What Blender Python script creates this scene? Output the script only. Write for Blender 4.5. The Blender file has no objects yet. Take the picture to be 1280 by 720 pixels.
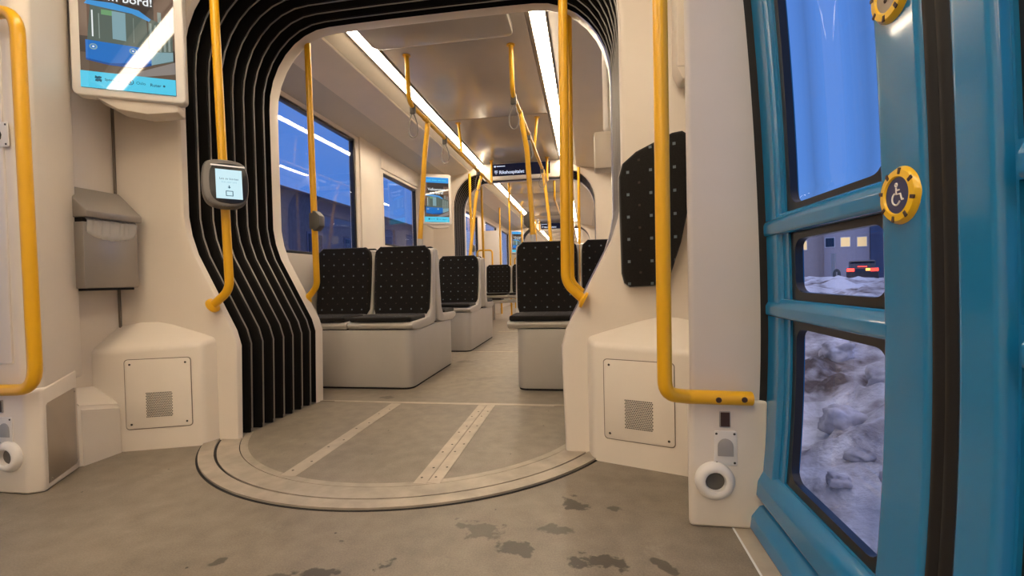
import bpy, bmesh, math, random
from mathutils import Vector, Matrix, noise
random.seed(7)
PI = math.pi
SC = bpy.context.scene
COL = SC.collection

# ------------------------------------------------------------------ materials
def new_mat(name):
    m = bpy.data.materials.new(name); m.use_nodes = True
    return m, m.node_tree, m.node_tree.nodes['Principled BSDF']

def mat(name, col, rough=.5, metal=0., var=0., scale=6., bump=0., bscale=60., coat=0., spec=.5, emit=None, estr=1.):
    m, nt, b = new_mat(name)
    b.inputs['Base Color'].default_value = (*col, 1)
    b.inputs['Roughness'].default_value = rough
    b.inputs['Metallic'].default_value = metal
    b.inputs['Coat Weight'].default_value = coat
    b.inputs['Coat Roughness'].default_value = .06
    b.inputs['Specular IOR Level'].default_value = spec
    if emit:
        b.inputs['Emission Color'].default_value = (*emit, 1); b.inputs['Emission Strength'].default_value = estr
    if var > 0:
        tc = nt.nodes.new('ShaderNodeTexCoord'); n = nt.nodes.new('ShaderNodeTexNoise')
        n.inputs['Scale'].default_value = scale; n.inputs['Detail'].default_value = 6
        nt.links.new(tc.outputs['Object'], n.inputs['Vector'])
        r = nt.nodes.new('ShaderNodeValToRGB')
        r.color_ramp.elements[0].position = .3; r.color_ramp.elements[1].position = .7
        r.color_ramp.elements[0].color = (*[c * (1 - var) for c in col], 1)
        r.color_ramp.elements[1].color = (*[min(1, c * (1 + var)) for c in col], 1)
        nt.links.new(n.outputs['Fac'], r.inputs['Fac']); nt.links.new(r.outputs['Color'], b.inputs['Base Color'])
    if bump > 0:
        tc = nt.nodes.new('ShaderNodeTexCoord'); n = nt.nodes.new('ShaderNodeTexNoise')
        n.inputs['Scale'].default_value = bscale; n.inputs['Detail'].default_value = 4
        nt.links.new(tc.outputs['Object'], n.inputs['Vector'])
        bp = nt.nodes.new('ShaderNodeBump'); bp.inputs['Strength'].default_value = bump; bp.inputs['Distance'].default_value = .004
        nt.links.new(n.outputs['Fac'], bp.inputs['Height']); nt.links.new(bp.outputs['Normal'], b.inputs['Normal'])
    return m

def math_node(nt, op, a, b=None, c=None):
    n = nt.nodes.new('ShaderNodeMath'); n.operation = op
    for i, v in enumerate((a, b, c)):
        if v is None: continue
        if isinstance(v, (int, float)): n.inputs[i].default_value = v
        else: nt.links.new(v, n.inputs[i])
    return n.outputs[0]

def fabric(name, ax, px=.082, pz=.086, up=False):
    """black woven upholstery with a lattice of small blue-grey and dim brown squares; ax = the two object axes of the cloth"""
    m, nt, b = new_mat(name)
    b.inputs['Roughness'].default_value = .95; b.inputs['Specular IOR Level'].default_value = .15
    b.inputs['Sheen Weight'].default_value = .12
    tc = nt.nodes.new('ShaderNodeTexCoord'); sp = nt.nodes.new('ShaderNodeSeparateXYZ')
    nt.links.new(tc.outputs['Object'], sp.inputs[0])
    u, v = sp.outputs[ax[0]], sp.outputs[ax[1]]
    nsp = nt.nodes.new('ShaderNodeSeparateXYZ'); nt.links.new(tc.outputs['Normal'], nsp.inputs[0])
    def lat(off, size):
        fu = math_node(nt, 'ABSOLUTE', math_node(nt, 'SUBTRACT', math_node(nt, 'FRACT', math_node(nt, 'ADD', math_node(nt, 'DIVIDE', u, px), off + 100.5)), .5))
        fv = math_node(nt, 'ABSOLUTE', math_node(nt, 'SUBTRACT', math_node(nt, 'FRACT', math_node(nt, 'ADD', math_node(nt, 'DIVIDE', v, pz), off + 100.5)), .5))
        r_ = math_node(nt, 'MULTIPLY', math_node(nt, 'LESS_THAN', fu, size), math_node(nt, 'LESS_THAN', fv, size))
        if up: r_ = math_node(nt, 'MULTIPLY', r_, math_node(nt, 'GREATER_THAN', nsp.outputs[2], .7))
        return r_
    n = nt.nodes.new('ShaderNodeTexNoise'); n.inputs['Scale'].default_value = 260; nt.links.new(tc.outputs['Object'], n.inputs['Vector'])
    base = nt.nodes.new('ShaderNodeMix'); base.data_type = 'RGBA'
    base.inputs[6].default_value = (.006, .0055, .005, 1); base.inputs[7].default_value = (.022, .019, .017, 1)
    nt.links.new(n.outputs['Fac'], base.inputs[0])
    m1 = nt.nodes.new('ShaderNodeMix'); m1.data_type = 'RGBA'; m1.inputs[7].default_value = (.055, .042, .034, 1)
    nt.links.new(base.outputs[2], m1.inputs[6]); nt.links.new(lat(.5, .05), m1.inputs[0])
    m2 = nt.nodes.new('ShaderNodeMix'); m2.data_type = 'RGBA'; m2.inputs[7].default_value = (.16, .20, .22, 1)
    nt.links.new(m1.outputs[2], m2.inputs[6]); nt.links.new(lat(0., .062), m2.inputs[0])
    nt.links.new(m2.outputs[2], b.inputs['Base Color'])
    bp = nt.nodes.new('ShaderNodeBump'); bp.inputs['Strength'].default_value = .25; bp.inputs['Distance'].default_value = .002
    nt.links.new(n.outputs['Fac'], bp.inputs['Height']); nt.links.new(bp.outputs['Normal'], b.inputs['Normal'])
    return m

def floor_mat(name, col, stains=()):
    m, nt, b = new_mat(name)
    tc = nt.nodes.new('ShaderNodeTexCoord')
    def nz(s, d=6, off=0):
        n = nt.nodes.new('ShaderNodeTexNoise'); n.inputs['Scale'].default_value = s; n.inputs['Detail'].default_value = d
        nt.links.new(tc.outputs['Object'], n.inputs['Vector']); return n.outputs['Fac']
    fine, mid, big = nz(220, 3), nz(14, 8), nz(2.2, 5)
    r = nt.nodes.new('ShaderNodeValToRGB'); r.color_ramp.elements[0].position = .32; r.color_ramp.elements[1].position = .68
    r.color_ramp.elements[0].color = (*[c * .62 for c in col], 1); r.color_ramp.elements[1].color = (*[c * 1.36 for c in col], 1)
    fac = math_node(nt, 'ADD', math_node(nt, 'MULTIPLY', fine, .35), math_node(nt, 'ADD', math_node(nt, 'MULTIPLY', mid, .35), math_node(nt, 'MULTIPLY', big, .3)))
    nt.links.new(fac, r.inputs['Fac'])
    colout = r.outputs['Color']
    # pale dried salt scuffs
    sc = nt.nodes.new('ShaderNodeMapRange'); sc.inputs[1].default_value = .60; sc.inputs[2].default_value = .74; sc.inputs[3].default_value = 0; sc.inputs[4].default_value = .38
    nt.links.new(math_node(nt, 'ADD', math_node(nt, 'MULTIPLY', nz(5.5, 9), .75), math_node(nt, 'MULTIPLY', nz(60, 3), .25)), sc.inputs[0])
    mx = nt.nodes.new('ShaderNodeMix'); mx.data_type = 'RGBA'; mx.inputs[7].default_value = (.42, .37, .30, 1)
    nt.links.new(colout, mx.inputs[6]); nt.links.new(sc.outputs[0], mx.inputs[0]); colout = mx.outputs[2]
    # small dark specks of grit
    vor = nt.nodes.new('ShaderNodeTexVoronoi'); vor.inputs['Scale'].default_value = 9; nt.links.new(tc.outputs['Object'], vor.inputs['Vector'])
    sk = math_node(nt, 'LESS_THAN', vor.outputs['Distance'], .035)
    mx = nt.nodes.new('ShaderNodeMix'); mx.data_type = 'RGBA'; mx.inputs[7].default_value = (.03, .024, .018, 1)
    nt.links.new(colout, mx.inputs[6]); nt.links.new(sk, mx.inputs[0]); colout = mx.outputs[2]
    rough = .42
    if stains:
        sp = nt.nodes.new('ShaderNodeSeparateXYZ'); nt.links.new(tc.outputs['Object'], sp.inputs[0])
        wob, wob2 = nz(17, 4), nz(48, 3)
        tot = None
        for (x, y, a, bb, rot, st) in stains:
            c, s = math.cos(rot), math.sin(rot)
            dx, dy = math_node(nt, 'SUBTRACT', sp.outputs[0], x), math_node(nt, 'SUBTRACT', sp.outputs[1], y)
            uu = math_node(nt, 'ADD', math_node(nt, 'MULTIPLY', dx, c / a), math_node(nt, 'MULTIPLY', dy, s / a))
            vv = math_node(nt, 'ADD', math_node(nt, 'MULTIPLY', dx, -s / bb), math_node(nt, 'MULTIPLY', dy, c / bb))
            d = math_node(nt, 'SQRT', math_node(nt, 'ADD', math_node(nt, 'MULTIPLY', uu, uu), math_node(nt, 'MULTIPLY', vv, vv)))
            d = math_node(nt, 'ADD', d, math_node(nt, 'ADD', math_node(nt, 'MULTIPLY', math_node(nt, 'SUBTRACT', wob, .5), 3.2), math_node(nt, 'MULTIPLY', math_node(nt, 'SUBTRACT', wob2, .5), 1.6)))
            mr = nt.nodes.new('ShaderNodeMapRange'); mr.inputs[1].default_value = 1.0; mr.inputs[2].default_value = .72; mr.inputs[3].default_value = 0; mr.inputs[4].default_value = st
            nt.links.new(d, mr.inputs[0])
            tot = mr.outputs[0] if tot is None else math_node(nt, 'MAXIMUM', tot, mr.outputs[0])
        mx = nt.nodes.new('ShaderNodeMix'); mx.data_type = 'RGBA'; mx.inputs[7].default_value = (.035, .028, .02, 1)
        nt.links.new(colout, mx.inputs[6]); nt.links.new(tot, mx.inputs[0]); colout = mx.outputs[2]
    nt.links.new(colout, b.inputs['Base Color'])
    rr = math_node(nt, 'ADD', math_node(nt, 'MULTIPLY', big, .25), .3)
    nt.links.new(rr, b.inputs['Roughness'])
    bp = nt.nodes.new('ShaderNodeBump'); bp.inputs['Strength'].default_value = .12; bp.inputs['Distance'].default_value = .002
    nt.links.new(fine, bp.inputs['Height']); nt.links.new(bp.outputs['Normal'], b.inputs['Normal'])
    return m

def glass_mat(name, tint=(.9, .93, .95), refl=1.0, tintmix=1.0):
    m = bpy.data.materials.new(name); m.use_nodes = True; nt = m.node_tree
    for n in list(nt.nodes):
        if n.type == 'BSDF_PRINCIPLED': nt.nodes.remove(n)
    out = [n for n in nt.nodes if n.type == 'OUTPUT_MATERIAL'][0]
    t = nt.nodes.new('ShaderNodeBsdfTransparent'); t.inputs[0].default_value = (*tint, 1)
    g = nt.nodes.new('ShaderNodeBsdfGlossy'); g.inputs['Roughness'].default_value = .01
    f = nt.nodes.new('ShaderNodeLayerWeight'); f.inputs[0].default_value = .5
    p5 = math_node(nt, 'POWER', f.outputs['Facing'], 5.)
    mul = math_node(nt, 'MINIMUM', math_node(nt, 'MULTIPLY', math_node(nt, 'ADD', math_node(nt, 'MULTIPLY', p5, .9), .05), refl), 1.)
    mx = nt.nodes.new('ShaderNodeMixShader')
    nt.links.new(mul, mx.inputs[0]); nt.links.new(t.outputs[0], mx.inputs[1]); nt.links.new(g.outputs[0], mx.inputs[2]); nt.links.new(mx.outputs[0], out.inputs[0])
    return m

def snow_mat():
    m, nt, b = new_mat('dirty_snow')
    tc = nt.nodes.new('ShaderNodeTexCoord')
    def nz(s, d=7):
        n = nt.nodes.new('ShaderNodeTexNoise'); n.inputs['Scale'].default_value = s; n.inputs['Detail'].default_value = d
        nt.links.new(tc.outputs['Object'], n.inputs['Vector']); return n.outputs['Fac']
    r = nt.nodes.new('ShaderNodeValToRGB')
    e = r.color_ramp.elements
    e[0].position = .37; e[0].color = (.15, .11, .09, 1); e[1].position = .52; e[1].color = (.86, .86, .88, 1)
    x = e.new(.44); x.color = (.50, .47, .47, 1)
    fac = math_node(nt, 'ADD', math_node(nt, 'MULTIPLY', nz(.9), .6), math_node(nt, 'MULTIPLY', nz(5), .4))
    nt.links.new(fac, r.inputs['Fac']); nt.links.new(r.outputs['Color'], b.inputs['Base Color'])
    b.inputs['Roughness'].default_value = .85
    bp = nt.nodes.new('ShaderNodeBump'); bp.inputs['Strength'].default_value = .8; bp.inputs['Distance'].default_value = .05
    nt.links.new(nz(16), bp.inputs['Height']); nt.links.new(bp.outputs['Normal'], b.inputs['Normal'])
    return m

M = {}
M['wall'] = mat('cream_laminate', (.74, .66, .565), .32, var=.03, scale=3, bump=.03, bscale=300)
M['wall2'] = mat('cream_plastic', (.76, .685, .59), .38, var=.03, scale=4)
M['lilac'] = mat('pale_grey_panel', (.70, .645, .60), .35, var=.02)
M['cove'] = mat('cove_panel', (.72, .64, .54), .28, var=.02)
M['cove_shade'] = mat('shaded_window_header', (.52, .475, .41), .3, var=.02)  # band above the windows: its weaker light painted in as a darker cove colour
M['ceil'] = mat('ceiling_panel', (.50, .445, .375), .17, var=.05, scale=2)
M['grille'] = mat('ceiling_grille', (.33, .29, .24), .45)
M['seam'] = mat('panel_seam', (.20, .16, .125), .7)
M['dark'] = mat('dark_gap', (.012, .010, .009), .8)
M['podium'] = mat('grey_podium_laminate', (.47, .44, .40), .33, var=.03, scale=4)
M['shell'] = mat('grey_seat_shell', (.53, .50, .455), .3, var=.02)
M['yellow'] = mat('yellow_powder_coat', (.80, .42, .006), .33, coat=.12)
M['rubber'] = mat('black_rubber', (.010, .009, .0085), .55, spec=.35)
M['bellow'] = mat('bellows_fabric', (.009, .0075, .0065), .75, spec=.2)
M['steel'] = mat('brushed_steel', (.50, .45, .40), .33, metal=.9, var=.06, scale=5)
M['binsteel'] = mat('grey_painted_steel', (.36, .33, .295), .33, metal=.45, var=.03)
M['rib'] = mat('silver_rub_strip', (.34, .32, .30), .32, metal=.85)
M['alu'] = mat('worn_aluminium', (.50, .43, .345), .42, metal=.35, var=.12, scale=14)
M['ringalu'] = mat('worn_ring_plate', (.40, .345, .275), .45, metal=.2, var=.2, scale=11, bump=.15, bscale=90)
M['blue'] = mat('blue_gloss_paint', (.009, .18, .40), .22, coat=.6, var=.03, scale=3)
M['gasket'] = mat('window_gasket', (.008, .008, .009), .3)
M['gbtn'] = mat('button_yellow', (.85, .52, .012), .3, coat=.4)
M['navy'] = mat('button_navy', (.014, .03, .13), .3, coat=.5)
M['bgrey'] = mat('button_grey', (.30, .245, .19), .4)
M['white'] = mat('white_mark', (.8, .8, .8), .5)
M['brownmark'] = mat('dark_brown_mark', (.05, .022, .012), .5)
M['pwhite'] = mat('white_plastic', (.76, .72, .67), .3)
M['pgrey'] = mat('grey_lens', (.36, .345, .33), .3)
M['strap'] = mat('strap_grey', (.22, .20, .18), .4)
M['screw'] = mat('dark_screw', (.05, .04, .03), .5)
M['dkgrey'] = mat('charcoal_plastic', (.10, .095, .085), .4)
M['vgrey'] = mat('validator_grey', (.17, .155, .14), .42)
M['fab_xz'] = fabric('upholstery_back', (0, 2))
M['fab_xy'] = fabric('upholstery_seat', (0, 1), up=True)
M['glass'] = glass_mat('window_glass', (.95, .97, .98), .35)
M['sideglass'] = glass_mat('tinted_glass', (.88, .91, .95), .75)
M['bag'] = mat('clear_plastic', (.75, .72, .68), .18, spec=.8); M['bag'].node_tree.nodes['Principled BSDF'].inputs['Alpha'].default_value = .42
M['snow'] = snow_mat()
LIGHT = (1.0, .825, .61)
M['lamp'] = mat('led_diffuser', (.9, .85, .78), .4, emit=LIGHT, estr=30.)
FLOORC = (.218, .181, .138)
M['floor'] = floor_mat('speckled_vinyl', FLOORC, [
    (.535, 1.29, .075, .04, -.4, .55), (.645, 1.215, .06, .033, -.5, .75), (.80, 1.475, .04, .055, .2, .8), (.913, 1.467, .026, .02, 0, .7),
    (.757, 1.318, .06, .024, 0, .6), (.87, 1.18, .085, .036, .15, .85), (1.028, 1.183, .035, .016, -.8, .75), (.326, 1.097, .03, .026, .6, .85),
    (.182, 1.05, .06, .022, .1, .85), (.164, 1.191, .016, .016, 0, .8), (-.115, 1.057, .022, .015, .8, .75), (.1, 1.02, .03, .015, 0, .7)])
M['floor2'] = floor_mat('speckled_vinyl_inner', (.248, .209, .16), [(-.381, 2.721, .055, .035, .1, .6), (-.207, 3.98, .08, .05, .3, .4), (-.1, 5.1, .07, .05, .3, .4), (.1, 3.3, .16, .05, .5, .22)])

# ------------------------------------------------------------------ mesh helpers
class MB:
    """collects shapes and builds ONE mesh object"""
    def __init__(s): s.v, s.f, s.m = [], [], []
    def add(s, vs, fs, mi=0):
        o = len(s.v); s.v += [tuple(v) for v in vs]
        for f in fs: s.f.append(tuple(i + o for i in f)); s.m.append(mi)
        return s
    def from_bm(s, bm, mi=0, mx=None):
        bm.verts.index_update()
        vs = [(mx @ v.co if mx else v.co.copy()) for v in bm.verts]
        s.add(vs, [[v.index for v in f.verts] for f in bm.faces], mi); bm.free(); return s
    def box(s, c, d, bev=0., seg=2, rot=None, mi=0):
        bm = bmesh.new(); bmesh.ops.create_cube(bm, size=1)
        bmesh.ops.scale(bm, vec=d, verts=bm.verts)
        if bev: bmesh.ops.bevel(bm, geom=bm.edges[:], offset=bev, segments=seg, affect='EDGES', profile=.5)
        mx = Matrix.Translation(c) @ (rot.to_4x4() if rot else Matrix())
        return s.from_bm(bm, mi, mx)
    def bx(s, lo, hi, bev=0., mi=0, seg=2):
        return s.box([(a + b) / 2 for a, b in zip(lo, hi)], [abs(b - a) for a, b in zip(lo, hi)], bev, seg, None, mi)
    def prism(s, poly, depth, mx=None, bev=0., seg=2, mi=0, ends=True):
        """poly in local XZ-like (u,w), extruded along +Y local by depth; mx places it"""
        bm = bmesh.new()
        a = [bm.verts.new((u, 0, w)) for u, w in poly]; b = [bm.verts.new((u, depth, w)) for u, w in poly]
        n = len(poly); bm.faces.new(a); bm.faces.new(b[::-1])
        for i in range(n): bm.faces.new((a[i], b[i], b[(i + 1) % n], a[(i + 1) % n]))
        bmesh.ops.recalc_face_normals(bm, faces=bm.faces)
        if bev:
            ed = [e for e in bm.edges if (abs(e.verts[0].co.y - e.verts[1].co.y) < 1e-9)] if not ends else bm.edges[:]
            bmesh.ops.bevel(bm, geom=ed, offset=bev, segments=seg, affect='EDGES', profile=.5)
        return s.from_bm(bm, mi, mx)
    def tube(s, pts, r, seg=14, mi=0, caps=True, closed=False):
        pts = [Vector(p) for p in pts]; n = len(pts); rings = []
        t0 = (pts[1] - pts[0]).normalized()
        up = Vector((0, 0, 1)) if abs(t0.z) < .9 else Vector((1, 0, 0))
        nrm = (up - t0 * up.dot(t0)).normalized()
        vs = []
        for i, p in enumerate(pts):
            if closed: t = (pts[(i + 1) % n] - pts[i - 1]).normalized()
            else: t = (pts[min(i + 1, n - 1)] - pts[max(i - 1, 0)]).normalized()
            nrm = (nrm - t * nrm.dot(t)).normalized(); bn = t.cross(nrm)
            rr = r[i] if isinstance(r, (list, tuple)) else r
            for k in range(seg):
                a = 2 * PI * k / seg; vs.append(p + (nrm * math.cos(a) + bn * math.sin(a)) * rr)
        fs = []
        for i in range(n if closed else n - 1):
            j = (i + 1) % n
            for k in range(seg): fs.append((i * seg + k, i * seg + (k + 1) % seg, j * seg + (k + 1) % seg, j * seg + k))
        if caps and not closed: fs.append(tuple(range(seg))[::-1]); fs.append(tuple((n - 1) * seg + k for k in range(seg)))
        return s.add(vs, fs, mi)
    def lathe(s, prof, mx=None, seg=32, mi=0):
        """prof (r, h) along local +Z"""
        vs, fs = [], []
        for r, h in prof:
            for k in range(seg):
                a = 2 * PI * k / seg; vs.append(Vector((r * math.cos(a), r * math.sin(a), h)))
        for i in range(len(prof) - 1):
            for k in range(seg): fs.append((i * seg + k, i * seg + (k + 1) % seg, (i + 1) * seg + (k + 1) % seg, (i + 1) * seg + k))
        if prof[0][0] > 0: fs.append(tuple(range(seg))[::-1])
        if prof[-1][0] > 0: fs.append(tuple((len(prof) - 1) * seg + k for k in range(seg)))
        if mx: vs = [mx @ v for v in vs]
        return s.add(vs, fs, mi)
    def grid(s, rows, mi=0, thick=None):
        """rows: list of equally long point lists"""
        n = len(rows[0]); vs = [p for r in rows for p in r]
        fs = [(i * n + j, i * n + j + 1, (i + 1) * n + j + 1, (i + 1) * n + j) for i in range(len(rows) - 1) for j in range(n - 1)]
        return s.add(vs, fs, mi)
    def build(s, name, mats, parent=None, smooth=True, ang=40, world=True, solid=0.):
        me = bpy.data.meshes.new(name)
        vs = s.v
        if parent is not None and world:
            r = parent
            while r.parent is not None: r = r.parent
            inv = ROOTM[r.name].inverted(); vs = [inv @ Vector(v) for v in vs]
        me.from_pydata(vs, [], s.f)
        if not isinstance(mats, (list, tuple)): mats = [mats]
        for mm in mats: me.materials.append(mm)
        me.polygons.foreach_set('material_index', s.m)
        bm = bmesh.new(); bm.from_mesh(me); bmesh.ops.remove_doubles(bm, verts=bm.verts, dist=1e-6)
        bmesh.ops.recalc_face_normals(bm, faces=bm.faces); bm.to_mesh(me); bm.free()
        if smooth:
            me.polygons.foreach_set('use_smooth', [True] * len(me.polygons)); me.set_sharp_from_angle(angle=math.radians(ang))
        o = bpy.data.objects.new(name, me); COL.objects.link(o)
        if solid:
            md = o.modifiers.new('Solidify', 'SOLIDIFY'); md.thickness = solid; md.offset = 1
        if parent is not None: o.parent = parent
        else: ROOTM[o.name] = Matrix()
        return o
ROOTM = {}

def thing(name, label, cat, loc=(0, 0, 0), rz=0., group=None):
    o = bpy.data.objects.new(name, None); COL.objects.link(o)
    o.location = loc; o.rotation_euler = (0, 0, rz); o.empty_display_size = .05
    o['label'] = label; o['category'] = cat
    if group: o['group'] = group
    ROOTM[o.name] = Matrix.Translation(loc) @ Matrix.Rotation(rz, 4, 'Z')
    return o

def tag(o, label, cat, group=None, kind=None):
    o['label'] = label; o['category'] = cat
    if group: o['group'] = group
    if kind: o['kind'] = kind
    return o

def struct(o, label=None, cat=None):
    o['kind'] = 'structure'
    if label: o['label'] = label
    if cat: o['category'] = cat
    return o

def dup(root, loc, rz, label, group=None):
    r = root.copy(); COL.objects.link(r); r.location = loc; r.rotation_euler = (0, 0, rz); r['label'] = label
    if group: r['group'] = group
    ROOTM[r.name] = Matrix.Translation(loc) @ Matrix.Rotation(rz, 4, 'Z')
    for ch in list(root.children):
        c = ch.copy(); COL.objects.link(c); c.parent = r
        for g in list(ch.children):
            d = g.copy(); COL.objects.link(d); d.parent = c
    return r

def fillet(pts, rads, n=7):
    pts = [Vector(p) for p in pts]; out = [pts[0]]
    if not isinstance(rads, (list, tuple)): rads = [rads] * len(pts)
    for i in range(1, len(pts) - 1):
        a, p, b = pts[i - 1], pts[i], pts[i + 1]; r = rads[i]
        if r <= 0: out.append(p); continue
        d1, d2 = (a - p).normalized(), (b - p).normalized()
        ang = d1.angle(d2); t = min(r / math.tan(ang / 2), (a - p).length * .49, (b - p).length * .49)
        s, e = p + d1 * t, p + d2 * t
        for k in range(n + 1):
            w = k / n; out.append(s * (1 - w) ** 2 + p * 2 * w * (1 - w) + e * w * w)
    out.append(pts[-1]); return out

def rrect(w, h, r, n=5, cx=0, cz=0):
    out = []
    for sx, sz, a0 in ((1, 1, 0), (-1, 1, PI / 2), (-1, -1, PI), (1, -1, 3 * PI / 2)):
        for k in range(n + 1):
            a = a0 + PI / 2 * k / n
            out.append((cx + sx * (w / 2 - r) + r * math.cos(a), cz + sz * (h / 2 - r) + r * math.sin(a)))
    return out

def frame_mx(o, u, w):
    """matrix whose local X is u, local Z is w, local Y = w x u ; origin o. a viewer sees it along local +Y"""
    u = Vector(u).normalized(); w = Vector(w); w = (w - u * w.dot(u)).normalized(); n = w.cross(u)
    return Matrix(((u.x, n.x, w.x, o[0]), (u.y, n.y, w.y, o[1]), (u.z, n.z, w.z, o[2]), (0, 0, 0, 1)))

def text(body, size, mx, mt, name, parent, align='LEFT', extr=.0004, offset=0.):
    """lettering mesh; mx: local X along the line, local Z up, letters face local -Y"""
    cu = bpy.data.curves.new('lettering', 'FONT'); cu.body = body; cu.size = size; cu.align_x = align; cu.extrude = extr; cu.offset = offset
    cu.resolution_u = 3
    t = bpy.data.objects.new('lettering_source', cu); COL.objects.link(t)
    me = bpy.data.meshes.new_from_object(t)
    bpy.data.objects.remove(t); bpy.data.curves.remove(cu)
    r = parent
    while r.parent is not None: r = r.parent
    me.transform(ROOTM[r.name].inverted() @ mx @ Matrix.Rotation(PI / 2, 4, 'X'))
    me.name = name; me.materials.clear(); me.materials.append(mt)
    o = bpy.data.objects.new(name, me); COL.objects.link(o); o.parent = parent
    return o

# ------------------------------------------------------------------ gangway profile
XC, H = 1.28, 2.36
def half_profile():
    p = [(.755, 0), (.745, .44), (.765, .51), (.955, .87), (.985, .96), (1.0, 1.05), (1.0, 1.4), (1.0, 1.76)]
    for k in range(1, 9):
        a = PI / 2 * k / 8; p.append((.60 + .40 * math.cos(a), 1.76 + .455 * math.sin(a)))
    p += [(.45, 2.218), (.22, 2.22)]
    return p
HP = half_profile()
def full_profile(off=0.):
    """left foot, over the top, right foot; off shifts outwards"""
    left = [(-x, z) for x, z in HP]; pts = left + [(0, 2.22)] + [(x, z) for x, z in HP[::-1]]
    if not off: return pts
    out = []
    for i, (x, z) in enumerate(pts):
        a = pts[max(i - 1, 0)]; b = pts[min(i + 1, len(pts) - 1)]
        tx, tz = b[0] - a[0], b[1] - a[1]; l = math.hypot(tx, tz)
        nx, nz = -tz / l, tx / l           # left normal = outwards for this run direction
        if i in (0, len(pts) - 1): nx, nz = (-1 if i == 0 else 1), 0
        out.append((x + nx * off, z + nz * off))
    return out

def arch_wall(name, Y, facing, setback, lip):
    """end wall of a car with the gangway opening; facing -1 looks to -Y. setback: how much the outer ends lean to the viewer"""
    mb = MB(); P = full_profile(); rows = []
    P2 = full_profile(.018)
    for (x, z), (x2, z2) in zip(P, P2):
        sg = 1 if x > 0 else -1
        if z < 1.761: ox, oz = sg * 1.345, z
        elif z < 2.14: ox, oz = sg * 1.345, z + (z - 1.76) * .55
        else: ox, oz = (sg * 1.345 if abs(x) > .7 else x * 1.5), 2.42
        ax = abs(x2)
        if z < 1.761: mid = (sg * max(1.02, ax + .004), z2)
        else: mid = (x2 + (ox - x2) * .2, z2 + (oz - z2) * .2)
        yo = Y + facing * setback * max(0, (abs(ox) - 1.0)) / .345
        rows.append([(x, Y - facing * lip, z), (x, Y - facing * .022, z), (x + (x2 - x) * .3, Y - facing * .006, z + (z2 - z) * .3), (x2, Y, z2), (mid[0], Y, mid[1]), (ox, yo, oz)])
    mb.grid(rows)
    return struct(mb.build(name, M['wall'], ang=35, solid=0.))

def bellows(Y0, Y1, label, nrib=7, group=None):
    t = thing('gangway_bellows', label, 'bellows', (0, (Y0 + Y1) / 2, 0), group=group)
    n = nrib; mb = MB(); rows = []
    ys = []
    for k in range(n + 1):
        a = Y0 + (Y1 - Y0) * k / (n + 1); b = Y0 + (Y1 - Y0) * (k + 1) / (n + 1)
        ys += [(a + .004, .004 if k else .0), (a + .016, .05), (b - .016, .05), (b - .004, .004)]
    for y, o in ys: rows.append([(x, y, z) for x, z in full_profile(.012 + o)])
    mb.grid(rows); mb.build('folded_fabric', M['bellow'], t, ang=20)
    for k in range(1, n + 1):
        y = Y0 + (Y1 - Y0) * k / (n + 1)
        MB().tube([(x, y, max(z, .012)) for x, z in full_profile(.006)], .0034, 8).build('rub_strip', M['rib'], t)
    return t

# ------------------------------------------------------------------ car shells
def wall_with_holes(name, X, y0, y1, z0, z1, holes, m, thick=.07, sg=1):
    ys = sorted({y0, y1, *[h[0] for h in holes], *[h[1] for h in holes]}); zs = sorted({z0, z1, *[h[2] for h in holes], *[h[3] for h in holes]})
    mb = MB()
    inhole = lambda y, z: any(h[0] < y < h[1] and h[2] < z < h[3] for h in holes)
    xa, xb = X, X + sg * thick
    for i in range(len(ys) - 1):
        for j in range(len(zs) - 1):
            a, b, c, d = ys[i], ys[i + 1], zs[j], zs[j + 1]
            if inhole((a + b) / 2, (c + d) / 2): continue
            mb.add([(xa, a, c), (xa, b, c), (xa, b, d), (xa, a, d)], [(0, 1, 2, 3)]); mb.add([(xb, a, c), (xb, b, c), (xb, b, d), (xb, a, d)], [(3, 2, 1, 0)])
    for h in holes + [(y0, y1, z0, z1)]:
        a, b, c, d = h
        for p, q in (((a, c), (b, c)), ((b, c), (b, d)), ((b, d), (a, d)), ((a, d), (a, c))):
            mb.add([(xa, *p), (xa, *q), (xb, *q), (xb, *p)], [(0, 1, 2, 3)])
    return struct(mb.build(name, m, smooth=False))

NWIN = [0]
def window(sg, y0, y1, z0, z1, X=XC):
    NWIN[0] += 1
    mb = MB(); w = .022
    xi, xo = X * sg + sg * .012, X * sg + sg * .055
    for lo, hi in (((y0, z0), (y1, z0 + w)), ((y0, z1 - w), (y1, z1)), ((y0, z0), (y0 + w, z1)), ((y1 - w, z0), (y1, z1))):
        mb.bx((min(xi, xo), lo[0], lo[1]), (max(xi, xo), hi[0], hi[1]), .003)
    f = struct(mb.build('window_%d' % NWIN[0], M['gasket']))
    g = MB().bx((sg * X + sg * .03 - .003, y0 + .015, z0 + .015), (sg * X + sg * .03 + .003, y1 - .015, z1 - .015)).build('pane', M['sideglass'], f, smooth=False)
    return f

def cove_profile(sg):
    return [(.742, 2.30), (.742, 2.262), (.755, 2.254), (1.03, 2.205), (1.05, 2.198), (1.275, 2.115), (1.30, 2.10), (1.36, 2.10), (1.36, 2.45)]

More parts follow.
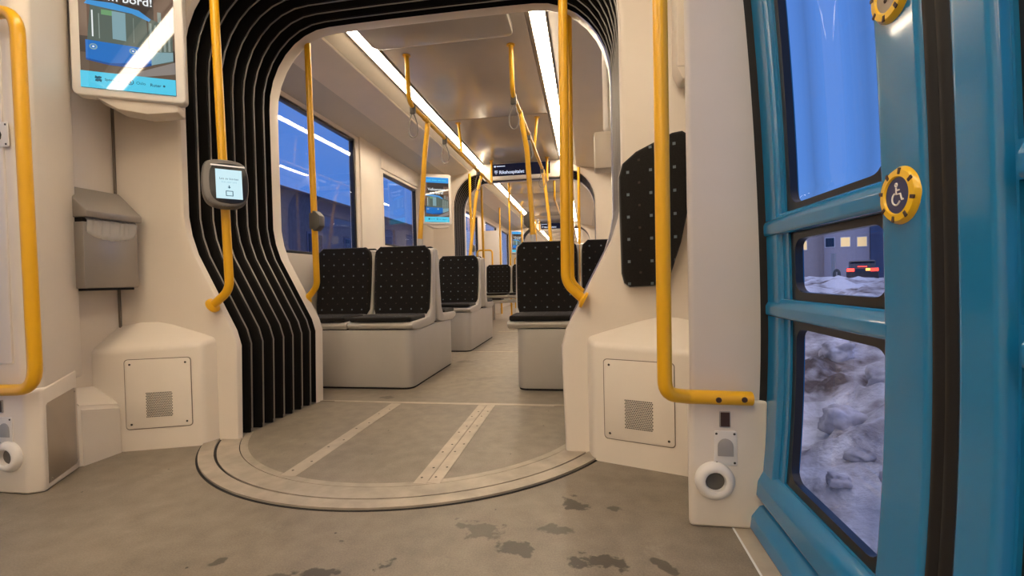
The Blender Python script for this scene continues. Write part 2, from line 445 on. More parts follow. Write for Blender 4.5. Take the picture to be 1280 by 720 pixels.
def ceiling(y0, y1, tagname='ceiling', panel=1.6):
    mb = MB(); mb.bx((-.53, y0, 2.345), (.53, y1, 2.40))
    # light-coloured centre panels with joints
    n = max(1, round((y1 - y0) / panel))
    for k in range(n):
        a = y0 + (y1 - y0) * k / n; b = y0 + (y1 - y0) * (k + 1) / n
        mb.bx((-.515, a + .006, 2.325), (.515, b - .006, 2.35), .006)
    # outer roof skin and grille strips beside the lamps
    for sg in (-1, 1):
        mb.bx((min(sg * .53, sg * 1.40), y0, 2.40), (max(sg * .53, sg * 1.40), y1, 2.46), 0)
        a_, b_, c_ = sg * .642, sg * .742, sg * .742
        mb.add([(a_, y0, 2.338), (b_, y0, 2.262), (b_, y1, 2.262), (a_, y1, 2.338), (a_, y0, 2.36), (b_, y0, 2.36), (b_, y1, 2.36), (a_, y1, 2.36)], [(0, 1, 2, 3), (4, 5, 6, 7), (0, 1, 5, 4), (3, 2, 6, 7), (0, 3, 7, 4), (1, 2, 6, 5)], 1)
    c = struct(mb.build(tagname, [M['ceil'], M['grille']]))
    for sg in (-1, 1):
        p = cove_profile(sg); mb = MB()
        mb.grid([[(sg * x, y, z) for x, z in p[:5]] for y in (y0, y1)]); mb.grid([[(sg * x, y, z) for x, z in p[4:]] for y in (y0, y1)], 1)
        struct(mb.build('trim_%d' % next(TR), [M['cove'], M['cove_shade']], ang=12))
    return c
def counter(start=1):
    k = start
    while True:
        yield k; k += 1
TR = counter()

def lamp(sg, y0, y1, label):
    t = thing('ceiling_light_strip', label, 'ceiling light', (sg * .59, (y0 + y1) / 2, 2.34), group='ceiling light strips')
    mb = MB(); mb.bx((sg * .59 - .058, y0, 2.328), (sg * .59 - .047, y1, 2.37)).bx((sg * .59 + .047, y0, 2.328), (sg * .59 + .058, y1, 2.37)).bx((sg * .59 - .058, y0, 2.362), (sg * .59 + .058, y1, 2.372))
    mb.build('housing', M['grille'], t, smooth=False)
    MB().bx((sg * .59 - .046, y0 + .004, 2.330), (sg * .59 + .046, y1 - .004, 2.350), .006).build('diffuser', M['lamp'], t)
    return t

# ---- floors
struct(MB().bx((-1.34, -4.0, -.06), (1.25, 2.60, 0)).build('floor', M['floor'], smooth=False), 'grey speckled vinyl floor of the entrance area')
struct(MB().bx((-1.34, 2.60, -.06), (1.34, 7.0, 0)).build('floor', M['floor2'], smooth=False))
struct(MB().bx((-1.34, 7.0, -.06), (1.34, 21.0, 0)).build('floor', M['floor2'], smooth=False))

# ---- turntable
T = thing('turntable', 'round floor turntable with worn light rings in front of the gangway', 'turntable', (0, 2.37, 0))
def disc_ring(r0, r1, z0, z1, mb, mi=0, n=120, ymax=2.585):
    rows = []
    for k in range(n + 1):
        a = PI - PI * .0 + PI * k / n; a = PI * .90 + (PI * 1.20) * k / n
        c, s = math.cos(a), math.sin(a)
        lim = (ymax - 2.37) / s if s > 1e-6 else 9
        ra, rb = min(r0, lim), min(r1, lim)
        rows.append([(ra * c, 2.37 + ra * s, z0), (ra * c, 2.37 + ra * s, z1), (rb * c, 2.37 + rb * s, z1), (rb * c, 2.37 + rb * s, z0)])
    mb.grid(rows); 
    return mb
def disc_full(r, z0, z1, mb, n=140, ymax=2.585):
    pts = []
    for k in range(n):
        a = 2 * PI * k / n; c, s = math.cos(a), math.sin(a); lim = (ymax - 2.37) / s if s > 1e-6 else 9
        rr = min(r, lim); pts.append((rr * c, 2.37 + rr * s))
    mb.add([(x, y, z1) for x, y in pts], [tuple(range(n))]); mb.add([(x, y, z0) for x, y in pts], [tuple(range(n))[::-1]])
    mb.add([(x, y, z) for z in (z0, z1) for x, y in pts], [(k, (k + 1) % n, n + (k + 1) % n, n + k) for k in range(n)])
    return mb
disc_ring(1.022, 1.03, 0, .0015, MB()).build('joint', M['dark'], T, smooth=False)
disc_ring(.966, 1.022, 0, .009, MB()).build('outer_ring', M['ringalu'], T, smooth=False)
disc_ring(.955, .966, 0, .0015, MB()).build('joint', M['dark'], T, smooth=False)
disc_ring(.872, .955, 0, .007, MB()).build('middle_ring', M['ringalu'], T, smooth=False)
disc_ring(.868, .872, 0, .0015, MB()).build('joint', M['dark'], T, smooth=False)
disc_ring(.838, .868, 0, .006, MB()).build('inner_ring', M['ringalu'], T, smooth=False)
disc_full(.838, 0, .005, MB()).build('plate', M['floor2'], T, smooth=False)
def strip(x, w, y0, y1):
    p = MB().bx((x - w / 2, y0, .004), (x + w / 2, y1, .0068), .001).build('cover_strip', M['alu'], T, smooth=False)
    k = 0; y = y0 + .05
    while y < y1:
        MB().lathe([(.005, .0066), (.0045, .0074)], Matrix.Translation((x + (.012 if w < .05 else .018) * (1 if k % 2 else -1) * .6, y, 0)), 8).build('screw', M['screw'], p); y += .09 if k % 2 == 0 else .16; k += 1
strip(-.262, .062, 1.56, 2.57); strip(.255, .046, 1.55, 2.575); strip(.305, .046, 1.56, 2.575)
struct(MB().bx((-.80, 2.585, 0), (.80, 2.615, .007), .002).build('trim_%d' % next(TR), M['alu'], smooth=False), 'light threshold strip across the aisle behind the turntable')
struct(MB().bx((-.30, 4.52, 0), (.42, 4.545, .003), .001).build('trim_%d' % next(TR), M['alu'], smooth=False))
struct(MB().bx((-.36, 6.28, 0), (.42, 6.31, .003), .001).build('trim_%d' % next(TR), M['alu'], smooth=False))
# door sill
struct(MB().bx((1.25, -.2, -.06), (1.315, 1.43, .001), .002).build('trim_%d' % next(TR), M['alu'], smooth=False), 'worn aluminium door sill at the floor edge')
struct(MB().bx((1.247, -.2, -.05), (1.252, 1.43, .002)).build('trim_%d' % next(TR), M['white'], smooth=False))

# ---- car interiors
struct(MB().prism(rrect(.95, .36, .05), .06, Matrix(((1, 0, 0, -.05), (0, 0, 1, 2.80), (0, -1, 0, 2.338), (0, 0, 0, 1))), .01).build('ceiling', M['ceil']))
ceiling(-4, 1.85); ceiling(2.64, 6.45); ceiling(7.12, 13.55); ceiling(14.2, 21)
lamp(-1, -3.8, 1.75, 'ceiling light strip over the entrance, on the waste bin side'); lamp(1, -3.8, 1.75, 'ceiling light strip over the entrance, on the blue door side')
lamp(-1, 2.72, 6.40, 'long white ceiling light strip above the window side strap rail')
lamp(1, 2.70, 6.40, 'long white ceiling light strip at the right behind the thick yellow pole')
lamp(-1, 7.2, 13.3, 'ceiling light strip seen under the destination sign, window side')
lamp(1, 7.2, 13.3, 'ceiling light strip in the second section behind the slim pole, right')
lamp(-1, 14.3, 20.8, 'farthest ceiling light strip, window side'); lamp(1, 14.3, 20.8, 'farthest ceiling light strip, right of the aisle')

def arch_set(Y0, label):
    arch_wall('wall_front', Y0 - .02, -1, .10, .03)
    arch_wall('wall_back', Y0 + .70, 1, .04, .09)
    return bellows(Y0, Y0 + .645, label)
arch_set(1.93, 'black ribbed gangway bellows arching over the turntable')
arch_set(6.47, 'black gangway bellows below the destination sign')
arch_set(13.57, 'farthest black gangway bellows down the aisle')

# left and right walls of the inner cars
W2 = [(2.75, 4.14, .95, 2.08), (4.74, 5.74, 1.12, 1.90)]
wall_with_holes('wall_left', -XC, 2.62, 6.46, 0, 2.16, W2, M['wall'], sg=-1)
for h in W2: window(-1, *h)
W2R = [(2.9, 4.14, .95, 2.08), (4.74, 5.74, 1.12, 1.90)]
wall_with_holes('wall_right', XC, 2.62, 6.46, 0, 2.16, W2R, M['wall'], sg=1)
for h in W2R: window(1, *h)
struct(MB().bx((-1.285, 4.20, .38), (-1.262, 4.66, 2.14), .008).build('trim_%d' % next(TR), M['wall2']))
struct(MB().bx((-1.285, 4.672, 1.93), (-1.266, 5.80, 2.12), .012).build('trim_%d' % next(TR), M['wall2']))
W3 = [(7.9, 9.2, .95, 2.0), (9.9, 11.2, .25, 2.0), (11.9, 13.0, .95, 2.0)]
wall_with_holes('wall_left', -XC, 7.1, 13.6, 0, 2.16, W3, M['wall'], sg=-1)
for h in W3: window(-1, *h)
wall_with_holes('wall_right', XC, 7.1, 13.6, 0, 2.16, W3, M['wall'], sg=1)
for h in W3: window(1, *h)
wall_with_holes('wall_left', -XC, 14.2, 21, 0, 2.16, [(14.8, 16.4, .95, 2.0), (17, 18.6, .95, 2.0)], M['wall'], sg=-1)
wall_with_holes('wall_right', XC, 14.2, 21, 0, 2.16, [(14.8, 16.4, .95, 2.0), (17, 18.6, .95, 2.0)], M['wall'], sg=1)
struct(MB().bx((-1.4, 21, 0), (1.4, 21.06, 2.5)).build('wall_back', M['wall'], smooth=False))
struct(MB().bx((-1.45, -4.06, 0), (1.45, -4.0, 2.5)).build('wall_back', M['wall'], smooth=False))

# near car side walls
struct(MB().bx((-1.35, 1.50, 0), (-1.28, 1.93, 2.2)).build('wall_left', M['wall'], smooth=False))
struct(MB().bx((1.28, 1.70, 0), (1.35, 1.93, 2.2)).build('wall_right', M['wall'], smooth=False))
for sg, nm in ((-1, 'wall_left'), (1, 'wall_right')):
    struct(MB().bx((min(sg * 1.28, sg * 1.35), -4, 0), (max(sg * 1.28, sg * 1.35), .06, 2.2)).build(nm, M['wall'], smooth=False))
    struct(MB().bx((min(sg * 1.26, sg * 1.36), .06, 2.02), (max(sg * 1.26, sg * 1.36), 1.5, 2.2)).build(nm, M['wall'], smooth=False))
# thin vertical joint where the left side wall meets the end wall
struct(MB().bx((-1.276, 1.822, .5), (-1.268, 1.83, 2.15)).build('trim_%d' % next(TR), M['seam'], smooth=False))

# ------------------------------------------------------------------ door pillars
def pillar(sg, yf, y1, name):
    def P(pts): return [(sg * x, y) for x, y in pts]
    mb = MB()
    def vprism(pts, z0, z1, bev, mi=0):
        mx = Matrix(((1, 0, 0, 0), (0, 0, 1, 0), (0, 1, 0, z0), (0, 0, 0, 1)))   # local (u,y,w)->(u,w,y)
        mb.prism(pts, z1 - z0, mx, bev, 3, mi)
    if sg < 0:
        up = P([(1.345, yf + .006), (1.125, yf + .006), (1.078, yf + .04), (1.205, y1 + .045), (1.345, y1 + .045)])
        lo = P([(1.345, yf - .006), (1.105, yf - .006), (1.064, yf + .022), (1.178, y1), (1.345, y1)])
        vprism(up, .36, 2.2, .014)
        # flat lilac-grey door pocket panel
        mb.bx((-1.32, yf - .001, .46), (-1.155, yf + .02, 1.6), .006, mi=1)
    else:
        up = P([(1.345, yf + .004), (1.150, yf + .004), (1.140, yf + .012), (1.25, y1), (1.345, y1)])
        lo = P([(1.345, yf - .006), (1.142, yf - .006), (1.130, yf + .004), (1.245, y1), (1.345, y1)])
        vprism(up, .36, 2.2, .006, 1)
    n0 = len(mb.v); vprism(lo, .0, .365, .010)
    mb.v[n0:] = [(x, y, z + (.035 * (y - yf) / (y1 - yf) if z > .3 and sg < 0 else 0)) for x, y, z in mb.v[n0:]]
    return struct(mb.build(name, [M['wall2'], M['lilac']], ang=30))
pillar(-1, 1.335, 1.56, 'wall_left')
pillar(1, 1.385, 1.74, 'wall_right')
# slanted recess edge on the upper left pillar
struct(MB().tube([(-1.117, 1.435, 1.693), (-1.186, 1.56, 1.652)], .005, 6).build('trim_%d' % next(TR), M['seam']))

def outlet_set(sg, yf, words, pr, pp, pw_):
    """speaker ring, sensor plate and small dark window on the lower pillar front"""
    x = pr[0]
    mx = frame_mx((x, yf, pr[1]), (1, 0, 0), (0, 0, 1)) @ Matrix.Rotation(PI / 2, 4, 'X')
    t = thing('warning_speaker', 'round white speaker ring low on the door pillar %s' % words, 'speaker', (x, yf, pr[1]))
    MB().lathe([(.054, .0), (.054, .006), (.050, .014), (.042, .020), (.034, .021), (.028, .018), (.026, .010), (.026, .002)], mx, 40).build('ring', M['pwhite'], t)
    MB().lathe([(.0, .0015), (.027, .0015), (.027, .004)], mx, 32).build('sound_hole', M['dkgrey'], t)
    x2 = pp[0]
    t = thing('sensor_plate', 'white screwed plate with an arched grey lens on the pillar %s' % words, 'sensor', (x2, yf, pp[1]))
    m2 = frame_mx((x2, yf - .004, pp[1]), (1, 0, 0), (0, 0, 1))
    MB().prism(rrect(.062, .098, .006), .005, m2, .0015).build('plate', M['pwhite'], t)
    arch = [(-.021, -.022), (.021, -.022)] + [(.021 * math.cos(a), .006 + .022 * math.sin(a)) for a in [PI * k / 10 for k in range(11)]]
    MB().prism(arch, .003, frame_mx((x2, yf - .006, pp[1]), (1, 0, 0), (0, 0, 1)), .0008).build('lens', M['pgrey'], t)
    for sx in (-1, 1):
        for sz in (-1, 1):
            MB().lathe([(.0034, 0), (.0028, .0012)], frame_mx((x2 + sx * .024, yf - .004, pp[1] + sz * .041), (1, 0, 0), (0, 0, 1)) @ Matrix.Rotation(PI / 2, 4, 'X'), 10).build('screw', M['screw'], t)
    x2 = pw_[0]
    t = thing('sensor_window', 'small dark upright window in the door pillar %s' % words, 'sensor', (x2, yf, pw_[1]))
    MB().prism(rrect(.03, .046, .003), .004, frame_mx((x2, yf - .003, pw_[1]), (1, 0, 0), (0, 0, 1)), .001).build('bezel', M['pgrey'], t)
    MB().prism(rrect(.024, .040, .002), .003, frame_mx((x2, yf - .0045, pw_[1]), (1, 0, 0), (0, 0, 1))).build('glass', M['brownmark'], t)
outlet_set(1, 1.379, 'beside the blue door', (1.200, .137), (1.230, .230), (1.230, .312))
outlet_set(-1, 1.329, 'beneath the U-shaped yellow bar', (-1.170, .135), (-1.185, .225), (-1.207, .312))
# lock plate on left pillar
t = thing('lock_plate', 'small screwed metal plate with a black lock beside the U-shaped yellow bar', 'lock', (-1.17, 1.33, 1.27))
MB().prism(rrect(.085, .086, .004), .004, frame_mx((-1.168, 1.331, 1.265), (1, 0, 0), (0, 0, 1)), .001).build('plate', M['pwhite'], t)
MB().prism([(-.03, -.008), (-.016, -.016), (.0, -.012), (.012, -.017), (.016, 0), (.010, .014), (-.004, .012), (-.02, .018)], .004, frame_mx((-1.168, 1.3275, 1.265), (1, 0, 0), (0, 0, 1)), .001).build('lock', M['dark'], t)
for sx in (-1, 1):
    for sz in (-1, 1): MB().lathe([(.004, 0), (.003, .0015)], frame_mx((-1.168 + sx * .033, 1.331, 1.265 + sz * .034), (1, 0, 0), (0, 0, 1)) @ Matrix.Rotation(PI / 2, 4, 'X'), 10).build('screw', M['screw'], t)

# kick plate on the inner side of left pillar
u = Vector((-.109, .192, 0)).normalized()
o = Vector((-1.0745, 1.375, 0)); nrm = Vector((.192, .109, 0)).normalized()
t = thing('kick_plate', 'brown-grey brushed steel kick plate on the side of the left door pillar', 'kick plate', tuple(o))
MB().prism([(.0, .022), (.188, .026), (.194, .033), (.194, .325), (.190, .33), (.008, .312), (.0, .304)], .004, frame_mx(o + nrm * .0015 + Vector((0, 0, 0)), u, (0, 0, 1)), .001).build('plate', M['steel'], t)
# (prism extrudes along local +Y = w x u, which points out of the pillar face here)
for uu, ww in ((.012, .297), (.182, .315), (.012, .036), (.182, .042)):
    MB().lathe([(.0035, 0), (.003, .0015)], Matrix.Translation(o + u * uu + nrm * .005 + Vector((0, 0, ww))) @ nrm.to_track_quat('Z', 'Y').to_matrix().to_4x4(), 10).build('screw', M['steel'], t)

# ------------------------------------------------------------------ equipment cabinets beside the gangway
def cabinet(sg, label):
    A, B = Vector((sg * .868, 1.842, 0)), Vector((sg * 1.20, 1.722, 0))
    t = thing('equipment_cabinet', label, 'cabinet', (sg * 1.03, 1.84, 0))
    C, D = Vector((sg * 1.285, 1.70, 0)), Vector((sg * 1.285, 1.90, 0)); E = Vector((sg * .85, 1.915, 0))
    bm = bmesh.new()
    foot = [A, B, C, D, E]; top = [.462, .445, .45, .600, .478]
    a = [bm.verts.new(p) for p in foot]; b = [bm.verts.new((p.x, p.y, h)) for p, h in zip(foot, top)]
    P_ = bm.verts.new((sg * 1.19, 1.885, .582))          # crest of the sloping top, against the wall
    bm.faces.new(a)
    for q in ((0, 1, 'P'), (1, 2, 3, 'P'), (0, 'P', 4)): bm.faces.new([P_ if k == 'P' else b[k] for k in q])
    for i in range(5):
        f_ = [a[i], a[(i + 1) % 5], b[(i + 1) % 5], b[i]]
        if i == 3: f_ = [a[3], a[4], b[4], P_, b[3]]
        bm.faces.new(f_)
    bmesh.ops.recalc_face_normals(bm, faces=bm.faces)
    front = {(b[0], b[1]), (a[0], b[0]), (b[1], b[2]), (b[0], b[4])}
    ed = [e for e in bm.edges if (e.verts[0], e.verts[1]) in front or (e.verts[1], e.verts[0]) in front]
    bmesh.ops.bevel(bm, geom=ed, offset=.018, segments=4, affect='EDGES', profile=.5)
    mb = MB(); mb.from_bm(bm); mb.build('body', M['wall2'], t, ang=32)
    # access panel on the front
    left, right = (A, B) if sg > 0 else (B, A)
    u = (right - left).normalized(); w = Vector((0, 0, 1)); n = w.cross(u)   # n points away from viewer
    L = (right - left).length; o = left - n * .003
    c = o + u * (L * (.505 if sg > 0 else .50)) + w * .25
    pw, ph = L * .735, .305
    MB().prism(rrect(pw + .006, ph + .006, .015), .003, frame_mx(c + n * .0015, u, w)).build('panel_gap', M['seam'], t, smooth=False)
    p = MB().prism(rrect(pw, ph, .013), .006, frame_mx(c - n * .0005, u, w), .001).build('access_panel', M['wall2'], t)
    for sx in (-1, 1):
        for sz in (-1, 1):
            MB().lathe([(.0048, 0), (.004, .0015)], frame_mx(c + u * sx * (pw / 2 - .02) + w * sz * (ph / 2 - .02) - n * .0005, u, w) @ Matrix.Rotation(PI / 2, 4, 'X'), 10).build('screw', M['screw'], p)
    # perforated square of the loudspeaker
    mb = MB(); gx, gz = .104, .105; nx, nz = 15, 17
    gc = c + w * (-.050) + u * (.004)
    for i in range(nz):
        for j in range(nx):
            uu = (j + (.5 if i % 2 else 0)) / nx * gx - gx / 2; ww = i / (nz - 1) * gz - gz / 2
            q = gc + u * uu + w * ww - n * .0012; s = .0027
            mb.add([q + u * s * math.cos(PI / 3 * k) + w * s * math.sin(PI / 3 * k) for k in range(6)], [tuple(range(6))])
    g = mb.build('vent_holes', M['dark'], p, smooth=False); g['kind'] = 'stuff'
    return t
cabinet(-1, 'cream equipment cabinet with a screwed access panel below the waste bin')
cabinet(1, 'cream equipment cabinet with a screwed access panel below the black wall pad')
# low duct between left pillar and cabinet
t = MB()
bm = bmesh.new()
ft = [(-1.285, 1.56), (-1.178, 1.56), (-1.172, 1.735), (-1.285, 1.735)]
a = [bm.verts.new((x, y, 0)) for x, y in ft]; b = [bm.verts.new((x, y, z)) for (x, y), z in zip(ft, (.32, .245, .205, .30))]
bm.faces.new(a); bm.faces.new(b)
for i in range(4): bm.faces.new((a[i], a[(i + 1) % 4], b[(i + 1) % 4], b[i]))
bmesh.ops.recalc_face_normals(bm, faces=bm.faces)
bmesh.ops.bevel(bm, geom=[e for e in bm.edges if e.verts[0].co.z > .1 or e.verts[1].co.z > .1], offset=.012, segments=3, affect='EDGES')
t.from_bm(bm); tag(t.build('pipe_cover', M['wall2'], ang=50), 'low cream pipe cover on the floor between pillar and cabinet', 'cover')

# cover box in the right corner above the pad
t = MB(); t.bx((1.185, 1.73, 1.46), (1.275, 1.83, 2.15), .006)
t.prism([(0, 0), (.09, 0), (.085, -.04), (.02, -.045)], .09, Matrix.Translation((1.185, 1.735, 1.462)), .003)
tag(t.build('corner_cover', M['wall2']), 'tall cream corner cover above the black wall pad', 'cover')

# ------------------------------------------------------------------ padded board on the right end wall
wy = lambda x: 1.91 - .10 * max(0, (x - 1.0)) / .345
t = thing('wall_pad', 'black patterned upholstered leaning pad on the wall beside the blue door', 'wall pad', (1.1, wy(1.1), .95))
out = [(.985, 1.06), (.985, 1.115), (1.0, 1.165), (1.05, 1.205), (1.18, 1.258), (1.215, 1.26), (1.245, 1.235), (1.252, 1.18), (1.243, 1.03), (1.205, .84), (1.155, .68), (1.02, .675), (1.0, .69), (.99, .73)]
bm = bmesh.new()
def pad_layer(dy, sh):
    cx, cz = 1.11, .96
    return [bm.verts.new((cx + (x - cx) * sh, wy(x) + .06 - dy - .06, cz + (z - cz) * sh)) for x, z in out]
def pad_build(layers):
    L = [pad_layer(*q) for q in layers]; n = len(out)
    for A_, B_ in zip(L, L[1:]):
        for i in range(n): bm.faces.new((A_[i], A_[(i + 1) % n], B_[(i + 1) % n], B_[i]))
    bm.faces.new(L[0]); bm.faces.new(L[-1])
pad_build([(.0, .97), (.012, 1.0)])
mb = MB(); mb.from_bm(bm); mb.build('backing_board', M['shell'], t)
bm = bmesh.new(); pad_build([(.012, .985), (.04, .985), (.052, .965), (.058, .93)])
mb = MB(); mb.from_bm(bm); mb.build('cushion', M['fab_xz'], t, ang=60)

# ------------------------------------------------------------------ waste bin and its liner
t = thing('waste_bin', 'grey steel waste bin with a slanted lid on the left wall', 'bin', (-1.28, 1.70, .72))
side = [(0, 0), (.135, 0), (.135, .285), (.02, .42), (0, .42)]
MB().prism([(0, .0), (.13, 0), (.13, .272), (0, .272)], .232, Matrix(((1, 0, 0, -1.279), (0, 1, 0, 1.583), (0, 0, 1, .722), (0, 0, 0, 1))), .006).build('body', M['binsteel'], t)
MB().prism([(0, .29), (.15, .29), (.152, .315), (.035, .425), (0, .425)], .240, Matrix(((1, 0, 0, -1.279), (0, 1, 0, 1.579), (0, 0, 1, .722), (0, 0, 0, 1))), .004).build('lid', M['binsteel'], t)
MB().bx((-1.279, 1.59, .990), (-1.16, 1.806, 1.016)).build('mouth', M['dark'], t, smooth=False)
MB().bx((-1.272, 1.60, .712), (-1.16, 1.80, .723), .002).build('bottom_tray', M['dark'], t)
mb = MB(); rows = []
for k in range(49):
    q = k / 48; yy = 1.592 + .212 * q; w = max(0, math.sin(PI * q)) ** .45; cr = noise.noise(Vector((k * .37, 2.2, 0))) * .006
    rows.append([(-1.150, yy, 1.012), (-1.139 + cr, yy, 1.0), (-1.142 + cr * .8, yy, .985 - .012 * w), (-1.1445 + cr * .6, yy, .970 - .026 * w + cr), (-1.147, yy, .960 - .038 * w + cr)])
mb.grid(rows)
tag(mb.build('bin_liner', M['bag'], solid=.0008), 'clear plastic liner bag folded over the front of the waste bin', 'bag')

# ------------------------------------------------------------------ screens with a tram advert
def emat(name, col, s=1.0):
    return mat(name, (0, 0, 0), .03, emit=col, estr=s, spec=.6)
S = {k: emat('screen_' + k, c) for k, c in dict(bg=(.055, .042, .034), road=(.12, .085, .06), brick=(.16, .10, .07), cyan=(.09, .58, .80), sky=(.05, .33, .78), tram=(.018, .16, .52), tramd=(.01, .08, .30), roof=(.06, .30, .66),
     glass=(.10, .13, .11), glass2=(.25, .30, .27), green=(.16, .34, .16), pale=(.22, .36, .40), white=(.85, .88, .88), ink=(.02, .10, .16), grey=(.25, .22, .2), navy=(.004, .006, .05), ice=(.62, .86, .93), icer=(.25, .5, .62), led=(.004, .006, .02), ledt=(.72, .80, 1.0)).items()}
def screen_art(mx, w, h, parent, header=True):
    """advert on a portrait screen, drawn as flat layers: mx local X along the width, Z up, facing -Y; origin bottom left"""
    keys = list(S); mb = MB(); lay = [0]
    def poly(pts, k):
        lay[0] += 1; d = -.00012 * lay[0]
        mb.add([mx @ Vector((u * w, d, (v if v <= .1251 or v > .87 or k in ('bg', 'brick', 'ink', 'cyan') else max(.11, .172 + (v - .215) * .88)) * h)) for u, v in pts], [tuple(range(len(pts)))], keys.index(k))
    def rect(u0, v0, u1, v1, k): poly([(u0, v0), (u1, v0), (u1, v1), (u0, v1)], k)
    rect(0, 0, 1, 1, 'bg'); rect(0, .13, 1, .30, 'road'); rect(0, .36, .13, .9, 'brick'); rect(.78, .33, 1, .80, 'brick')
    rect(.82, .40, .86, .7, 'glass2'); rect(.91, .42, .95, .68, 'grey')
    poly([(.0, .13), (.5, .16), (1, .30), (1, .20), (.6, .13)], 'grey')
    # tram: long side in perspective, then the front
    poly([(.70, .245), (.98, .30), (.98, .58), (.72, .64)], 'glass'); poly([(.70, .245), (.98, .31), (.98, .38), (.70, .36)], 'pale')
    for k in range(5): rect(.73 + k * .05, .36 + k * .006, .755 + k * .05, .60 - k * .01, 'glass2')
    poly([(.06, .24), (.30, .215), (.60, .215), (.74, .25), (.74, .385), (.06, .40)], 'tram'); poly([(.06, .24), (.30, .215), (.60, .215), (.74, .25), (.74, .268), (.30, .232), (.06, .255)], 'tramd')
    poly([(.08, .40), (.72, .385), (.70, .64), (.12, .685)], 'glass')
    poly([(.06, .685), (.09, .715), (.35, .72), (.62, .69), (.75, .63), (.73, .61), (.55, .655), (.2, .675)], 'roof')
    rect(.23, .615, .36, .655, 'green'); poly([(.34, .43), (.48, .425), (.48, .65), (.34, .655)], 'pale'); rect(.13, .43, .145, .64, 'white'); rect(.2, .42, .21, .62, 'glass2'); rect(.56, .42, .565, .62, 'glass2')
    for cx in (.14, .55):
        c = [(cx + .042 * math.cos(a), .35 + .024 * math.sin(a)) for a in [2 * PI * k / 20 for k in range(20)]]
        poly(c, 'pale'); poly([(cx + (u - cx) * .62, .35 + (v - .35) * .62) for u, v in c], 'tram'); poly([(cx + (u - cx) * .3, .35 + (v - .35) * .3) for u, v in c], 'white')
    rect(0, 0, 1, .115, 'cyan')
    if header:
        rect(0, .88, 1, 1, 'sky')
        for a, b in ((.10, .28), (.32, .52), (.57, .70), (.72, .9)): rect(a, .925, b, .945, 'cyan')
    # emblem strip: a swirl, a seal, a wordmark dot
    cx, cz = .18, .066
    for s in (1, -1):
        poly([(cx - s * .005, cz), (cx + s * .03, cz + s * .004), (cx + s * .034, cz + s * .016), (cx + s * .008, cz + s * .02), (cx - s * .02, cz + s * .012)], 'ink')
        poly([(cx + s * .012, cz + s * .002), (cx + s * .036, cz - s * .004), (cx + s * .03, cz - s * .022), (cx - s * .004, cz - s * .012)], 'ink')
    c = [(.51 + .036 * math.cos(a), .066 + .021 * math.sin(a)) for a in [2 * PI * k / 22 for k in range(22)]]
    poly(c, 'ink'); poly([(.51 + (u - .51) * .78, .066 + (v - .066) * .78) for u, v in c], 'cyan'); rect(.495, .056, .525, .062, 'ink'); rect(.502, .064, .518, .076, 'ink')
    c = [(.872 + .013 * math.cos(a), .060 + .008 * math.sin(a)) for a in [2 * PI * k / 14 for k in range(14)]]; poly(c, 'ink')
    o = mb.build('picture', [S[k] for k in keys], parent, smooth=False)
    D = -.00012 * (lay[0] + 3)
    def T_(body, size, u, v, k, al='LEFT', off=0): text(body, size * w, mx @ Matrix.Translation((u * w, D, v * h)), S[k], 'lettering', parent, al, .0001, off)
    T_('Velkommen', .145, .5, .705, 'white', 'CENTER', .0006); T_('om bord!', .145, .5, .628, 'white', 'CENTER', .0006)
    T_('Sporveien', .042, .245, .058, 'ink', off=.0002); T_('Oslo', .052, .57, .054, 'ink'); T_('Ruter', .052, .72, .050, 'ink', off=.0003)
    return o

def display(o, u, label, inner=1, mount=True):
    """advert display; o bottom left corner of its face, u direction along its width"""
    u = Vector(u).normalized(); w = Vector((0, 0, 1)); n = w.cross(u); o = Vector(o)
    W_, H_ = .385, .65
    t = thing('info_display', label, 'display', tuple(o), group='passenger information displays')
    c = o + u * W_ / 2 + w * H_ / 2
    mb = MB(); mb.prism(rrect(W_, H_, .022), .055, frame_mx(c, u, w), .006, 3)
    mb.build('bezel', M['pwhite'], t)
    MB().prism([(-.13, 0), (.16, 0), (.16, -.035), (.05, -.055), (-.05, -.045)], .10, frame_mx(o + u * W_ / 2 + n * .02 + w * .004, u, w), .004).build('mounting_bracket', M['wall2'], t)
    MB().prism(rrect(W_ * .8, H_ * .86, .02), .06, frame_mx(c + n * .05, u, w), .004).build('rear_housing', M['wall2'], t)
    sw, sh = .322, .575
    so = o + u * (W_ - sw) / 2 + w * .030 - n * .0008
    s = MB().prism([(0, 0), (sw, 0), (sw, sh), (0, sh)], .002, frame_mx(so, u, w)).build('screen', M['gasket'], t, smooth=False)
    screen_art(frame_mx(so - n * .0003, u, w), sw, sh, s)
    return t
display((-1.170, 1.578, 1.505), (.87, .5, 0), 'portrait advert screen in a white frame above the waste bin')
display((-1.205, 5.72, 1.455), (.87, .5, 0), 'small portrait advert screen beside the second window, left of the gangway')
display((-1.20, 12.9, 1.455), (.87, .5, 0), 'tiny advert screen at the end of the second section')
# display seen edge-on just behind the gangway, facing down the next section
t = display((1.30, 2.96, 1.56), (-.87, -.5, 0), 'display seen edge-on above the seats, right of the gangway')
c_ = MB().bx((.915, 2.72, 1.345), (1.03, 2.86, 1.555), .01).build('loudspeaker_box', M['wall2'], t)

